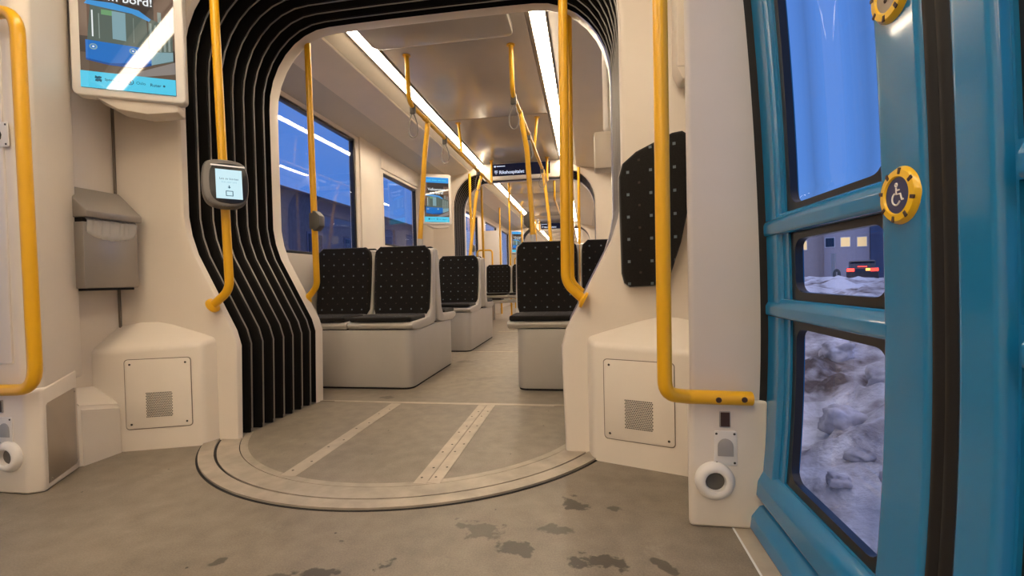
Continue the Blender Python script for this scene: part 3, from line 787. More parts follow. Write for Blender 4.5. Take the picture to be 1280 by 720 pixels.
# ------------------------------------------------------------------ yellow poles
PR = .0185
def pole(name, pts, rads, label, cat='pole', foot=None, footn=None, top=None, r=PR, group='yellow grab poles', sleeve=None):
    t = thing(name, label, cat, tuple(pts[-1]), group=group)
    MB().tube(fillet(pts, rads), r, 20).build('tube', M['yellow'], t)
    def flange(p, n, mt='yellow', R=.034, nm='foot_flange'):
        mx = Matrix.Translation(p) @ Vector(n).normalized().to_track_quat('Z', 'Y').to_matrix().to_4x4()
        MB().lathe([(R, -.004), (R, .006), (R * .8, .010), (r * 1.02, .014)], mx, 28).build(nm, M[mt], t)
    if foot is not None: flange(foot, footn)
    if top is not None: flange(top, (0, 0, -1), nm='top_flange')
    if sleeve: MB().tube([sleeve[0], sleeve[1]], r * 1.12, 20).build('sleeve', M['shell'], t)
    return t
def gang_pole(sg, Y, foot_y, label, x=.785, flo=.70, lean=.015):
    fx, fz = .842, .63
    nx, nz = -sg * .884, .468
    return pole('grab_pole', [(sg * x, Y, 2.22), (sg * (x - lean), Y, flo), (sg * fx, foot_y, fz)], [0, .09, 0], label, foot=(sg * (fx + .0), foot_y, fz), footn=(nx, 0, nz))
gang_pole(-1, 1.88, 1.885, 'yellow grab pole carrying the card reader in front of the bellows', x=.782, lean=.035)
gang_pole(1, 1.88, 1.885, 'thick yellow grab pole at the right edge of the gangway, nearer one')
gang_pole(-1, 2.61, 2.615, 'yellow grab pole in front of the first window, beyond the bellows')
gang_pole(1, 2.61, 2.615, 'yellow grab pole showing just behind the thick pole, right gangway edge')
gang_pole(-1, 6.40, 6.41, 'slim yellow pole right of the second advert screen, at the bellows', x=.74)
gang_pole(1, 6.40, 6.41, 'slim yellow pole above the right-hand seats at the second gangway')
gang_pole(-1, 7.15, 7.16, 'slim yellow pole just beyond the second bellows', x=.74)
# pole at the right pillar
t = pole('door_grab_bar', [(1.075, 1.36, 2.16), (1.062, 1.30, 2.05), (1.056, 1.30, .40), (1.12, 1.335, .385), (1.292, 1.352, .378)], [0, .06, .085, .03, 0], 'yellow grab bar bending onto the pillar beside the blue door', 'grab bar', r=.0195)
for x in (1.20, 1.268): MB().lathe([(.008, 0), (.007, .003)], frame_mx((x, 1.3225 + (x - 1.2) * .1, .380), (1, 0, 0), (0, 0, 1)) @ Matrix.Rotation(PI / 2, 4, 'X'), 12).build('bolt', M['brownmark'], t)
t = pole('door_grab_bar', [(-1.30, 1.30, 1.655), (-1.0, 1.285, 1.655), (-.985, 1.285, .385), (-1.30, 1.30, .372)], [0, .085, .085, 0], 'U-shaped yellow grab bar on the left door pillar', 'grab bar', r=.0195)
MB().lathe([(.007, 0), (.006, .003)], frame_mx((-1.165, 1.2735, .379), (1, 0, 0), (0, 0, 1)) @ Matrix.Rotation(PI / 2, 4, 'X'), 12).build('bolt', M['brownmark'], t)

# card reader
c = Vector((-.722, 1.845, 1.165)); u = Vector((.70, .71, .0)).normalized(); w = (Vector((0, 0, 1)) + Vector((-.10, .10, 0))); w = (w - u * w.dot(u)).normalized(); n = w.cross(u)
t = thing('card_reader', 'rounded grey ticket card reader with a lit screen on the yellow pole', 'card reader', tuple(c))
body = [(x * 1.0, z) for x, z in [(-.083, .085), (-.055, .107), (.0, .112), (.055, .107), (.083, .085), (.090, .02), (.086, -.06), (.06, -.098), (0, -.108), (-.06, -.098), (-.086, -.06), (-.090, .02)]]
def smooth_poly(p, it=2):
    for _ in range(it):
        q = []
        for i in range(len(p)):
            a, b = p[i], p[(i + 1) % len(p)]; q += [(a[0] * .75 + b[0] * .25, a[1] * .75 + b[1] * .25), (a[0] * .25 + b[0] * .75, a[1] * .25 + b[1] * .75)]
        p = q
    return p
body = smooth_poly(body)
MB().prism(body, .06, frame_mx(c - n * .03, u, w), .012, 4).build('housing', M['vgrey'], t, ang=60)
MB().prism([(x * .83 + .012, z * .84 - .002) for x, z in body], .006, frame_mx(c - n * .033, u, w), .002).build('front_glass', M['gasket'], t)
s = MB().prism([(-.050, -.066), (.050, -.066), (.050, .066), (-.050, .066)], .001, frame_mx(c - n * .0340 + u * .012 - w * .004, u, w)).build('screen', S['ice'], t, smooth=False)
sm = frame_mx(c - n * .0345 + u * .012 - w * .004, u, w)
text('Les av kortet', .0135, sm @ Matrix.Translation((0, 0, .02)), S['ink'], 'lettering', s, 'CENTER', .0001)
text('Scan your card', .0095, sm @ Matrix.Translation((0, 0, .006)), S['icer'], 'lettering', s, 'CENTER', .0001)
ic = MB(); q = lambda pts: ic.add([sm @ Vector((a, 0, b)) for a, b in pts], [tuple(range(len(pts)))])
q([(-.002, -.006), (.002, -.006), (.002, -.013), (.006, -.013), (0, -.02), (-.006, -.013), (-.002, -.013)])
for a in ((-.014, -.033, .014, -.030), (-.014, -.054, .014, -.051), (-.014, -.054, -.011, -.030), (.011, -.054, .014, -.030)): q([(a[0], a[1]), (a[2], a[1]), (a[2], a[3]), (a[0], a[3])])
ic.build('icon', S['ink'], s, smooth=False)
MB().prism(rrect(.13, .006, .003), .002, frame_mx(c - n * .0345 + u * .010 + w * .079, u, w)).build('status_light', emat('status_light', (.9, .75, .6)), t, smooth=False)
MB().box(c + n * .045, (.05, .05, .09), .008, 2).build('clamp', M['dkgrey'], t)

# stop buttons on poles
def stop_button(p, sg, label):
    t = thing('stop_button', label, 'button', p)
    MB().prism([(-.012, -.06), (.006, -.06), (.034, -.03), (.034, .03), (.006, .06), (-.012, .06)], .06, Matrix.Translation((p[0] + sg * .015, p[1] - .03, p[2])) @ (Matrix.Rotation(PI, 4, 'Z') @ Matrix.Translation((0, -.06, 0)) if sg < 0 else Matrix()), .004).build('housing', M['dkgrey'], t)
    MB().bx((p[0] - .024, p[1] - .022, p[2] - .05), (p[0] + .024, p[1] + .022, p[2] + .05), .006).build('clamp', M['dkgrey'], t)
stop_button((-.772, 2.61, 1.10), 1, 'dark stop button clamped on the pole in front of the first window')
stop_button((-.733, 6.40, 1.17), 1, 'dark stop button on the slim pole right of the second screen')

# overhead strap rails
def strap_rail(sg, label):
    t = thing('overhead_rail', label, 'grab rail', (sg * .375, 3.17, 2.0), group='overhead strap rails')
    x = sg * .375
    MB().tube(fillet([(x, 3.17, 2.335), (x, 3.20, 2.0), (x, 6.15, 2.0), (x, 6.18, 2.335)], [0, .08, .08, 0]), .0165, 16).build('rail', M['yellow'], t)
    for y in (4.62,):
        MB().tube(fillet([(x, y, 2.0), (x, y + .0, 2.06), (x + sg * .03, y + .01, 2.335)], [0, .02, 0]), .014, 14).build('hanger', M['yellow'], t)
    for y in (3.17, 6.18, 4.63): MB().lathe([(.028, 2.318), (.028, 2.326)], Matrix.Translation((x + (sg * .03 if y == 4.63 else 0), y, 0)), 20).build('ceiling_flange', M['yellow'], t)
    for y in (3.56, 5.55): MB().tube([(x, y - .04, 2.0), (x, y + .04, 2.0)], .021, 16).build('joint', M['yellow'], t)
    return t
strap_rail(-1, 'yellow overhead rail with hanging straps along the window side ceiling')
strap_rail(1, 'yellow overhead rail along the aisle ceiling, right of the sign')
def strap(sg, y, label):
    x = sg * .375
    t = thing('hanging_strap', label, 'strap', (x, y, 2.0), group='hanging straps')
    MB().bx((x - .020, y - .012, 1.945), (x + .020, y + .012, 2.020), .005).build('clip', M['dkgrey'], t)
    pts = []
    for k in range(29):
        a = -PI / 2 + 2 * PI * k / 28; s_ = math.sin(a)
        pts.append((x + .047 * math.cos(a) * (1 - .6 * (s_ + 1) / 2), y, 1.862 + .088 * s_))
    MB().tube(pts[:-1], .0045, 8, closed=True).build('loop', M['strap'], t)
    return t
strap(-1, 3.27, 'grey hanging strap loop nearest the first window'); strap(-1, 4.05, 'grey hanging strap loop, second along the window side rail'); strap(-1, 5.35, 'grey hanging strap loop beside the second advert screen')
strap(1, 3.25, 'grey hanging strap loop at the near end of the aisle rail'); strap(1, 4.1, 'grey hanging strap loop beside the leaning pole, right rail'); strap(1, 5.4, 'grey hanging strap loop in front of the destination sign, right rail')
def seat_pole(a, b, label):
    mid = ((a[0] + b[0]) / 2 + .0, (a[1] + b[1]) / 2 + .04, (a[2] + b[2]) / 2 + .25)
    v = (Vector(a) - Vector(b)).normalized()
    return pole('seat_pole', [a, mid, b], [0, .6, 0], label, r=.0195, sleeve=(tuple(Vector(b) - v * .0), tuple(Vector(b) + v * .13)))
seat_pole((-.375, 3.60, 2.0), (-.43, 3.47, .92), 'curved yellow pole rising from the front left seat pair to the rail')
seat_pole((.375, 3.56, 2.0), (.475, 3.47, .92), 'leaning yellow pole rising from the right seat pair to the rail')
seat_pole((-.375, 5.55, 2.0), (-.44, 5.10, .92), 'curved yellow pole behind the single visible seat, left of the sign')
seat_pole((.375, 5.50, 2.0), (.52, 5.10, .39), 'yellow pole from the rail joint in front of the sign, right seats')
stop_button((.445, 3.52, 1.165), -1, 'dark stop button on the leaning pole above the right seat')

# ------------------------------------------------------------------ destination sign
def dest_sign(Y, label, scale=1.):
    t = thing('destination_sign', label, 'sign', (0, Y, 2.2), group='destination signs')
    MB().prism([(-.52, 2.10), (.52, 2.10), (.60, 2.22), (.57, 2.36), (-.57, 2.36), (-.60, 2.22)], .05, Matrix.Translation((.0, Y, 0)), .012, 3).build('housing', M['pwhite'], t)
    s = MB().prism(rrect(.80, .165, .008), .004, Matrix.Translation((.0, Y - .003, 2.235))).build('screen', S['led'], t, smooth=False)
    text('Rikshospitalet', .062, Matrix.Translation((-.305, Y - .0045, 2.183)), S['ledt'], 'lettering', s, 'LEFT', .0003, .0012)
    mb = MB()
    for (x0, z0, x1, z1) in ((-.375, 2.275, -.35, 2.298), (-.34, 2.281, -.22, 2.292), (-.37, 2.218, -.325, 2.228), (-.37, 2.200, -.325, 2.208), (-.36, 2.186, -.335, 2.191)):
        mb.bx((x0, Y - .0045, z0), (x1, Y - .003, z1))
    mb.build('lit_marks', S['ledt'], s, smooth=False)
    return t
dest_sign(6.36, 'black destination sign reading Rikshospitalet over the second gangway')
dest_sign(13.45, 'tiny dark destination sign over the farthest gangway')

# ------------------------------------------------------------------ seats
def make_seat(label, group, loc, rz=0.):
    """local: lip of the seat at y=0, back towards +y, z from the floor"""
    t = thing('tram_seat', label, 'seat', loc, rz, group)
    mx = Matrix.Translation((-.235, 0, 0))
    prof = [(0.0, .432), (.02, .405), (.10, .388), (.34, .392), (.46, .402), (.505, .42), (.515, .60), (.535, .955), (.515, .975), (.478, .965), (.448, .80), (.415, .52), (.375, .462), (.03, .452)]
    # extrude the side profile along X
    ex = Matrix(((0, 1, 0, -.232), (1, 0, 0, 0), (0, 0, 1, 0), (0, 0, 0, 1)))
    MB().prism(prof, .464, ex, .010, 3).build('shell', M['shell'], t, ang=40, world=False)
    MB().bx((-.10, .06, .398 - .03), (.10, .40, .40)).build('base_bracket', M['dark'], t, world=False, smooth=False)
    # seat cushion
    pl = smooth_poly([(-.216, .002), (.216, .002), (.223, .06), (.220, .38), (-.220, .38), (-.223, .06)], 1)
    flat = Matrix(((1, 0, 0, 0), (0, 0, 1, 0), (0, 1, 0, .450), (0, 0, 0, 1)))
    MB().prism(pl, .034, flat, .012, 3).build('seat_cushion', M['fab_xy'], t, world=False, ang=60)
    # back cushion : outline in width/height, then leaned and slightly hollow
    bm = bmesh.new(); nr = 14
    outl = []
    for k in range(nr + 1):
        q = k / nr; z = q * .515
        hw = .213 + .006 * math.sin(q * PI) + .005 * q
        if q > .86: hw -= .045 * (1 - math.sqrt(max(0, 1 - ((q - .86) / .14) ** 2)))
        if q < .05: hw -= .012
        outl.append((hw, z))
    rows_f, rows_b = [], []
    for hw, z in outl:
        y0 = .40 + z * .12 + .012 * math.sin(z / .515 * PI)
        for rows, dy, sh, hol in ((rows_f, -.034, .955, .012), (rows_b, .004, 1., 0)):
            rows.append([bm.verts.new((hw * sh * q, y0 + dy + hol * (1 - q * q) * .8, .478 + z + (0 if rows is rows_b else (.006 if z < .01 else (-.006 if z > .49 else 0))))) for q in (-1, -.9, -.6, -.2, .2, .6, .9, 1)])
    mids = []
    for hw, z in outl:
        y0 = .40 + z * .12 + .012 * math.sin(z / .515 * PI)
        mids.append((bm.verts.new((-hw, y0 - .022, .478 + z)), bm.verts.new((hw, y0 - .022, .478 + z))))
    for rows in (rows_f, rows_b):
        for i in range(nr):
            for j in range(7): bm.faces.new((rows[i][j], rows[i][j + 1], rows[i + 1][j + 1], rows[i + 1][j]))
    for i in range(nr):
        for e, s in ((0, 0), (-1, 1)):
            bm.faces.new((rows_f[i][e], rows_f[i + 1][e], mids[i + 1][s], mids[i][s])); bm.faces.new((mids[i][s], mids[i + 1][s], rows_b[i + 1][e], rows_b[i][e]))
    for i in (0, nr):
        for j in range(7): bm.faces.new((rows_f[i][j], rows_f[i][j + 1], rows_b[i][j + 1], rows_b[i][j]))
        for e, s in ((0, 0), (-1, 1)): bm.faces.new((rows_f[i][e], mids[i][s], rows_b[i][e]))
    bmesh.ops.recalc_face_normals(bm, faces=bm.faces)
    mb = MB(); mb.from_bm(bm); mb.build('back_cushion', M['fab_xz'], t, world=False, ang=70)
    return t
def podium(x0, x1, y0, y1, label, inner):
    t = thing('seat_podium', label, 'seat base', ((x0 + x1) / 2, (y0 + y1) / 2, 0), group='seat podiums')
    r = .075; pts = []
    cs = [(x0, y0), (x1, y0), (x1, y1), (x0, y1)]
    rr = [(r if (c[0] == inner) else 0) for c in cs]
    P_ = []
    for i, c in enumerate(cs):
        if rr[i] == 0: P_.append(c); continue
        a, b = Vector(cs[i - 1]), Vector(cs[(i + 1) % 4]); p = Vector(c); d1, d2 = (a - p).normalized(), (b - p).normalized()
        for k in range(9):
            w_ = k / 8; q = (p + d1 * r) * (1 - w_) ** 2 + p * 2 * w_ * (1 - w_) + (p + d2 * r) * w_ * w_; P_.append((q.x, q.y))
    up = lambda z: Matrix(((1, 0, 0, 0), (0, 0, 1, 0), (0, 1, 0, z), (0, 0, 0, 1)))
    MB().prism(P_, .384, up(.012), .006, 2).build('casing', M['podium'], t, ang=35)
    c = Vector(((x0 + x1) / 2, (y0 + y1) / 2)); ins = [(c.x + (x - c.x) * .985, c.y + (y - c.y) * .985) for x, y in P_]
    MB().prism(ins, .014, up(0)).build('kick_strip', M['dark'], t, smooth=False)
    ins = [(c.x + (x - c.x) * .93, c.y + (y - c.y) * .95) for x, y in P_]
    MB().prism(ins, .018, up(.390)).build('seat_rail', M['dark'], t, smooth=False)
podium(-1.275, -.30, 2.93, 3.90, 'light grey seat podium under the first pair of seats, left of the aisle', -.30)
podium(-1.275, -.305, 4.52, 5.72, 'light grey seat podium under the single visible seat farther back', -.305)
podium(.40, 1.275, 2.955, 3.92, 'light grey seat podium right of the aisle behind the gangway edge', .40)
podium(.42, 1.275, 4.55, 5.72, 'light grey podium farther back on the right side', .42)
g1 = 'patterned black tram seats'
s0 = make_seat('black patterned seat by the first window, left of the front pair', g1, (-1.0, 2.925, 0))
dup(s0, (-.525, 2.925, 0), 0, 'black patterned seat beside the aisle, front left pair', g1)
dup(s0, (-1.0, 3.995, 0), PI, 'back-to-back seat facing away behind the front left window seat', g1)
dup(s0, (-.525, 3.995, 0), PI, 'seat facing away, its grey shell right behind the front left aisle seat', g1)
dup(s0, (-1.0, 4.50, 0), 0, 'black seat hidden mostly behind the front left pair, second row', g1)
dup(s0, (-.525, 4.50, 0), 0, 'single visible black seat in the second row, left of the aisle', g1)
dup(s0, (-.525, 5.72, 0), PI, 'second row seat facing away, grey shell beside the aisle', g1)
dup(s0, (.575, 2.935, 0), 0, 'black patterned seat behind the thick yellow pole, right of the aisle', g1)
dup(s0, (1.045, 2.935, 0), 0, 'black patterned window seat partly hidden by the sloped cream wall', g1)
dup(s0, (.575, 4.00, 0), PI, 'seat facing away behind the right aisle seat', g1)
# section beyond the second gangway: two seats on a cantilever beam, more behind
dup(s0, (-.72, 7.9, 0), 0, 'left one of two small seats beyond the second gangway', g1)
dup(s0, (-.245, 7.9, 0), 0, 'right one of two small seats beyond the second gangway', g1)
dup(s0, (-.30, 10.66, 0), 0, 'small dark seat high up at the far end of the aisle', g1)
bt = thing('seat_beam', 'grey bench beam carrying the two small seats down the aisle', 'seat base', (-.5, 8.1, 0))
MB().prism([(-.95, .36), (.02, .36), (.02, .33), (-.75, .30), (-.95, .30)], .42, Matrix.Translation((0, 7.95, 0)), .008).build('beam', M['podium'], bt)
for x in (-.80, -.02): MB().bx((x - .03, 8.1, 0), (x + .03, 8.2, .33), .006).build('leg', M['podium'], bt)
podium(-.60, -.02, 10.65, 11.2, 'pale podium under the seat at the far end of the aisle', -.60)

# far section: partition, poles, hoop rails
t = thing('draught_screen', 'white partition panel left of the far aisle seats', 'partition', (-1.05, 9.6, 0))
MB().bx((-1.27, 9.58, .0), (-.93, 9.62, 1.75), .012).build('panel', M['pwhite'], t)
MB().tube([(-.905, 9.6, 0), (-.905, 9.6, 2.3)], .017, 14).build('pole', M['yellow'], t)
def hoop(x, y, h, dx, label):
    pole('hoop_rail', [(x, y, 0.0), (x, y, h), (x + dx, y, h), (x + dx, y, .0)], [0, .07, .07, 0], label, 'grab bar', r=.017, group='yellow hoop rails')
hoop(-1.24, 8.9, 1.30, .30, 'yellow hoop rail behind the second bellows, window side')
hoop(-.88, 11.4, 1.25, .32, 'yellow hoop rail below the tiny advert screen')
for i, (x, y, l) in enumerate([(-.60, 9.0, 'first thin yellow pole in the section under the sign'), (-.55, 10.4, 'second thin yellow pole in the section under the sign'), (-.50, 11.7, 'third thin yellow pole in the section under the sign'), (-.46, 12.6, 'fourth thin yellow pole in the section under the sign'), (.55, 9.4, 'thin yellow pole beyond the gangway, above the right seat')]):
    pole('grab_pole', [(x, y, 2.335), (x, y, 0)], 0, l, r=.017, top=(x, y, 2.33), foot=(x, y, 0.004), footn=(0, 0, 1))
for sg, l in ((-1, 'thin overhead rail in the section beyond the sign, window side'), (1, 'thin overhead rail in the section beyond the sign, right')):
    t = thing('overhead_rail', l, 'grab rail', (sg * .375, 7.6, 2.0), group='overhead strap rails')
    MB().tube(fillet([(sg * .375, 7.6, 2.335), (sg * .375, 7.63, 2.0), (sg * .375, 12.8, 2.0), (sg * .375, 12.83, 2.335)], [0, .08, .08, 0]), .0165, 14).build('rail', M['yellow'], t)

# ------------------------------------------------------------------ doors
def dx(z):
    """inner face of the door leaf: gently bowed side of the tram"""
    return 1.362 - (.045 if z > .6 else .11) * (z - .6) ** 2
NZ = 28
def door(sg, y0, y1, name, label, handle_y, buttons, wins):
    """leaf from y0 (near) to y1; wins: list of (ya, yb, za, zb)"""
    root = thing(name, label, 'door', (sg * 1.36, (y0 + y1) / 2, 0)); root['kind'] = 'structure'
    zb, zt = -.02, 2.03
    # leaf skin with window holes
    ys = sorted({y0, y1, *[v for w_ in wins for v in w_[:2]]}); zs = sorted({*[zb + (zt - zb) * k / NZ for k in range(NZ + 1)], *[v for w_ in wins for v in w_[2:]]})
    mb = MB(); T_ = .035
    ih = lambda y, z: any(a < y < b and c < z < d for a, b, c, d in wins)
    for i in range(len(ys) - 1):
        for j in range(len(zs) - 1):
            a, b, c, d = ys[i], ys[i + 1], zs[j], zs[j + 1]
            if ih((a + b) / 2, (c + d) / 2): continue
            for off in (0, T_): mb.add([(sg * (dx(z) + off), y, z) for y, z in ((a, c), (b, c), (b, d), (a, d))], [(0, 1, 2, 3)])
    for a, b, c, d in wins + [(y0, y1, zb, zt)]:
        zz = [z for z in zs if c - 1e-6 <= z <= d + 1e-6]
        for y in (a, b):
            for p, q in zip(zz, zz[1:]): mb.add([(sg * dx(p), y, p), (sg * dx(q), y, q), (sg * (dx(q) + T_), y, q), (sg * (dx(p) + T_), y, p)], [(0, 1, 2, 3)])
        for z in (c, d): mb.add([(sg * dx(z), a, z), (sg * dx(z), b, z), (sg * (dx(z) + T_), b, z), (sg * (dx(z) + T_), a, z)], [(0, 1, 2, 3)])
    mb.build('leaf', M['blue'], root, ang=50)
    # raised frame: edge stiles and cross rails, softly rounded
    def vbar(y, wd, h, z0, z1, nm='stile'):
        rows = []
        for k in range(25):
            z = z0 + (z1 - z0) * k / 24
            rows.append([(sg * (dx(z) - hh), yy, z) for yy, hh in ((y - wd / 2, 0), (y - wd / 2 + .001, h * .5), (y - wd / 2 + .004, h * .85), (y - wd / 2 + .010, h), (y - wd / 2 + .013, h), (y + wd / 2 - .013, h), (y + wd / 2 - .010, h), (y + wd / 2 - .004, h * .85), (y + wd / 2 - .001, h * .5), (y + wd / 2, 0))])
        MB().grid(rows).build(nm, M['blue'], root, ang=60)
    def hbar(z, ht, h, ya, yb, nm='cross_rail', m='blue'):
        prof = [(z - ht / 2, 0), (z - ht / 2 + .001, h * .6), (z - ht / 2 + .004, h * .92), (z - ht / 2 + .009, h), (z - ht / 2 + .011, h), (z + ht * .02, h), (z + ht * .05, h * .99), (z + ht * .09, h * .95), (z + ht / 2 - .004, h * .40), (z + ht / 2, 0)]
        mb = MB(); mb.grid([[(sg * (dx(zz) - hh), y, zz) for zz, hh in prof] for y in (ya, yb)])
        for y in (ya, yb): mb.add([(sg * (dx(zz) - hh), y, zz) for zz, hh in prof], [tuple(range(len(prof)))])
        mb.build(nm, M[m], root, ang=50)
    wa, wb = wins[0][0], wins[0][1]
    if handle_y > 0:   # narrow stile at the far side, broad one at the meeting edge
        vbar((wb + y1) / 2 + .004, (y1 - wb) * .78, .012, .16, zt); vbar((wa + y0) / 2 + .004, (wa - y0) - .016, .018, .16, zt, 'meeting_stile')
    else:
        vbar((wa + y0) / 2 - .004, (wa - y0) * .78, .012, .16, zt); vbar((wb + y1) / 2 - .004, (y1 - wb) - .016, .018, .16, zt, 'meeting_stile')
    hbar(.848, .056, .0185, y0 + .11 if handle_y > 0 else y0 + .02, y1 - .02 if handle_y > 0 else y1 - .11)
    hbar(.627, .052, .0185, y0 + .11 if handle_y > 0 else y0 + .02, y1 - .02 if handle_y > 0 else y1 - .11)
    hbar(.135, .085, .024, y0 + .01, y1 - .008, 'lower_ledge')
    hbar(.085, .016, .008, y0 + .01, y1 - .008, 'ledge_groove', 'gasket')
    hbar(.036, .075, .030, y0 + .01, y1 - .008, 'bottom_rail')
    # glazing
    for a, b, c, d in wins:
        gk = MB(); n_ = 14
        for k in range(n_):
            z0_, z1_ = c + (d - c) * k / n_, c + (d - c) * (k + 1) / n_
        r = .035; g = .020
        def outline(inset, rad):
            return [(yy, zz) for yy, zz in [((a + b) / 2 + u_, (c + d) / 2 + w_) for u_, w_ in rrect(b - a - 2 * inset, d - c - 2 * inset, rad, 5)]]
        def dens(p):
            q = []
            for i in range(len(p)):
                A_, B_ = p[i], p[(i + 1) % len(p)]; m_ = max(1, int(math.dist(A_, B_) / .06))
                q += [(A_[0] + (B_[0] - A_[0]) * t_ / m_, A_[1] + (B_[1] - A_[1]) * t_ / m_) for t_ in range(m_)]
            return q
        o1 = outline(-.004, .004); o2 = outline(g, r)
        N_ = 160
        def resample(p):
            L = [0]
            for i in range(len(p)): L.append(L[-1] + math.dist(p[i], p[(i + 1) % len(p)]))
            out_ = []
            for k in range(N_):
                s_ = L[-1] * k / N_
                i = max(j for j in range(len(p)) if L[j] <= s_ + 1e-12); f = (s_ - L[i]) / max(1e-9, L[i + 1] - L[i]); A_, B_ = p[i], p[(i + 1) % len(p)]
                out_.append((A_[0] + (B_[0] - A_[0]) * f, A_[1] + (B_[1] - A_[1]) * f))
            return out_
        # match by angle so that rings do not twist
        cy, cz = (a + b) / 2, (c + d) / 2
        def by_angle(p):
            p = dens(p); res = []
            for k in range(N_):
                an = 2 * PI * k / N_; dy, dz = math.cos(an) * (b - a), math.sin(an) * (d - c); best = None
                for i in range(len(p)):
                    (x1, y1_), (x2, y2_) = p[i], p[(i + 1) % len(p)]
                    ex, ey = x2 - x1, y2_ - y1_; den = dy * ey - dz * ex
                    if abs(den) < 1e-12: continue
                    t_ = ((x1 - cy) * ey - (y1_ - cz) * ex) / den; s_ = ((x1 - cy) * dz - (y1_ - cz) * dy) / den
                    if t_ > 0 and -1e-6 <= s_ <= 1 + 1e-6: best = (cy + dy * t_, cz + dz * t_); break
                res.append(best or res[-1])
            return res
        R1, R2 = by_angle(o1), by_angle(o2)
        ring = [[(sg * (dx(z) + .006), y, z) for y, z in R] for R in (R1, R2)] + [[(sg * (dx(z) + .024), y, z) for y, z in R2]]
        vs = [p for row in ring for p in row]
        gk.add(vs, [(i * N_ + k, i * N_ + (k + 1) % N_, (i + 1) * N_ + (k + 1) % N_, (i + 1) * N_ + k) for i in range(2) for k in range(N_)])
        gko = gk.build('window_gasket', M['gasket'], root, ang=40)
        pane = MB(); rows = []
        for k in range(17):
            z = c + (d - c) * k / 16; rows.append([(sg * (dx(z) + .022), a, z), (sg * (dx(z) + .022), b, z)])
        pane.grid(rows).build('pane', M['glass'], gko, ang=60, solid=.004)
    # rubber edges
    for y, wd in ((y0, .012), (y1, .012)):
        rows = []
        for k in range(31):
            z = zb + (zt - zb) * k / 30
            rows.append([(sg * (dx(z) + o_), y + e_, z) for o_, e_ in ((.03, -wd), (-.012, -wd), (-.018, -wd * .4), (-.018, wd * .4), (-.012, wd), (.03, wd))])
        MB().grid(rows).build('rubber_edge', M['rubber'], root, ang=50)
    # buttons on the meeting stile
    for (y, z, sym) in buttons:
        n = Vector((-sg, 0, 0)); mxb = Matrix.Translation((sg * (dx(z) - .001), y, z)) @ Matrix(((0, 0, -sg, 0), (sg * 1., 0, 0, 0), (0, 1, 0, 0), (0, 0, 0, 1)))
        # local x -> +-Y , local y -> Z, local z -> towards the room
        bt = MB().lathe([(.046, 0), (.047, .008), (.045, .018), (.040, .024), (.030, .025), (.028, .021)], mxb, 48).build('door_button', M['gbtn'], root)
        MB().lathe([(.0, .0205), (.0285, .0205), (.0285, .022)], mxb, 40).build('push_face', M['navy' if sym else 'bgrey'], bt)
        for k in range(8):
            an = PI / 4 * k + .2
            m2 = mxb @ Matrix.Rotation(an, 4, 'Z') @ Matrix.Translation((.0375, 0, .0242))
            mm = MB(); mm.box((0, 0, 0), (.010, .006, .0022), .0006, 1); mm.v = [tuple(m2 @ Vector(v)) for v in mm.v]; mm.build('tick', M['brownmark'], bt)
        ic = MB()
        def line(pts, r_=.0012): ic.tube([mxb @ Vector((px_ * .9, py_ * .9, .0222)) for px_, py_ in pts], r_, 6)
        mir = -1
        if sym:   # wheelchair
            hd = [(mir * -.003 + .0028 * math.cos(a_), .0185 + .0028 * math.sin(a_)) for a_ in [2 * PI * k / 10 for k in range(11)]]; line(hd)
            line([(mir * -.003, .014), (mir * -.0025, .002), (mir * .008, .002), (mir * .012, -.009), (mir * .016, -.008)], .0015); line([(mir * -.0028, .009), (mir * .006, .009)])
            line([(mir * -.003 + .0105 * math.cos(a_) * mir, -.006 + .0105 * math.sin(a_)) for a_ in [PI * .62 + PI * 1.25 * k / 14 for k in range(15)]], .0014)
        else:     # pram
            line([(-.012, .010), (-.006, .004), (.010, .004), (.008, -.006), (-.004, -.006), (-.006, .004)], .0016); line([(-.004 + .003 * math.cos(a_), -.011 + .003 * math.sin(a_)) for a_ in [2 * PI * k / 8 for k in range(9)]]); line([(.007 + .003 * math.cos(a_), -.011 + .003 * math.sin(a_)) for a_ in [2 * PI * k / 8 for k in range(9)]])
        ic.build('symbol', M['white' if sym else 'brownmark'], bt)
    return root
W1 = [(.878, 1.290, .872, 1.97), (.878, 1.275, .652, .824), (.878, 1.275, .180, .602)]
door(1, .752, 1.425, 'door_1', 'blue door leaf with three windows and yellow buttons beside the pillar', 1, [(.818, .838, True), (.818, 1.155, False)], W1)
W2_ = [(.205, .640, .872, 1.97), (.205, .640, .652, .824), (.205, .640, .180, .602)]
door(1, .085, .728, 'door_2', 'blue door leaf cut off at the right edge of the picture', -1, [], W2_)
door(-1, .70, 1.36, 'door_3', 'blue door leaf opposite, beyond the left picture edge', 1, [], [(.84, 1.24, .872, 1.97), (.84, 1.24, .652, .824), (.84, 1.24, .180, .602)])
door(-1, .05, .676, 'door_4', 'second blue door leaf opposite, beyond the left picture edge', -1, [], [(.17, .57, .872, 1.97), (.17, .57, .652, .824), (.17, .57, .180, .602)])
# black rubber jamb between pillar and door
mb = MB(); rows = []
for k in range(31):
    z = 2.05 * k / 30
    x = dx(z)
    rows.append([(x + .05, 1.445, z), (x - .045, 1.440, z), (x - .056, 1.424, z), (x - .056, 1.396, z), (x - .02, 1.386, z), (x + .05, 1.39, z)])
struct(MB().grid(rows).build('trim_%d' % next(TR), M['rubber'], ang=50), 'black rubber door jamb between the cream pillar and blue door')

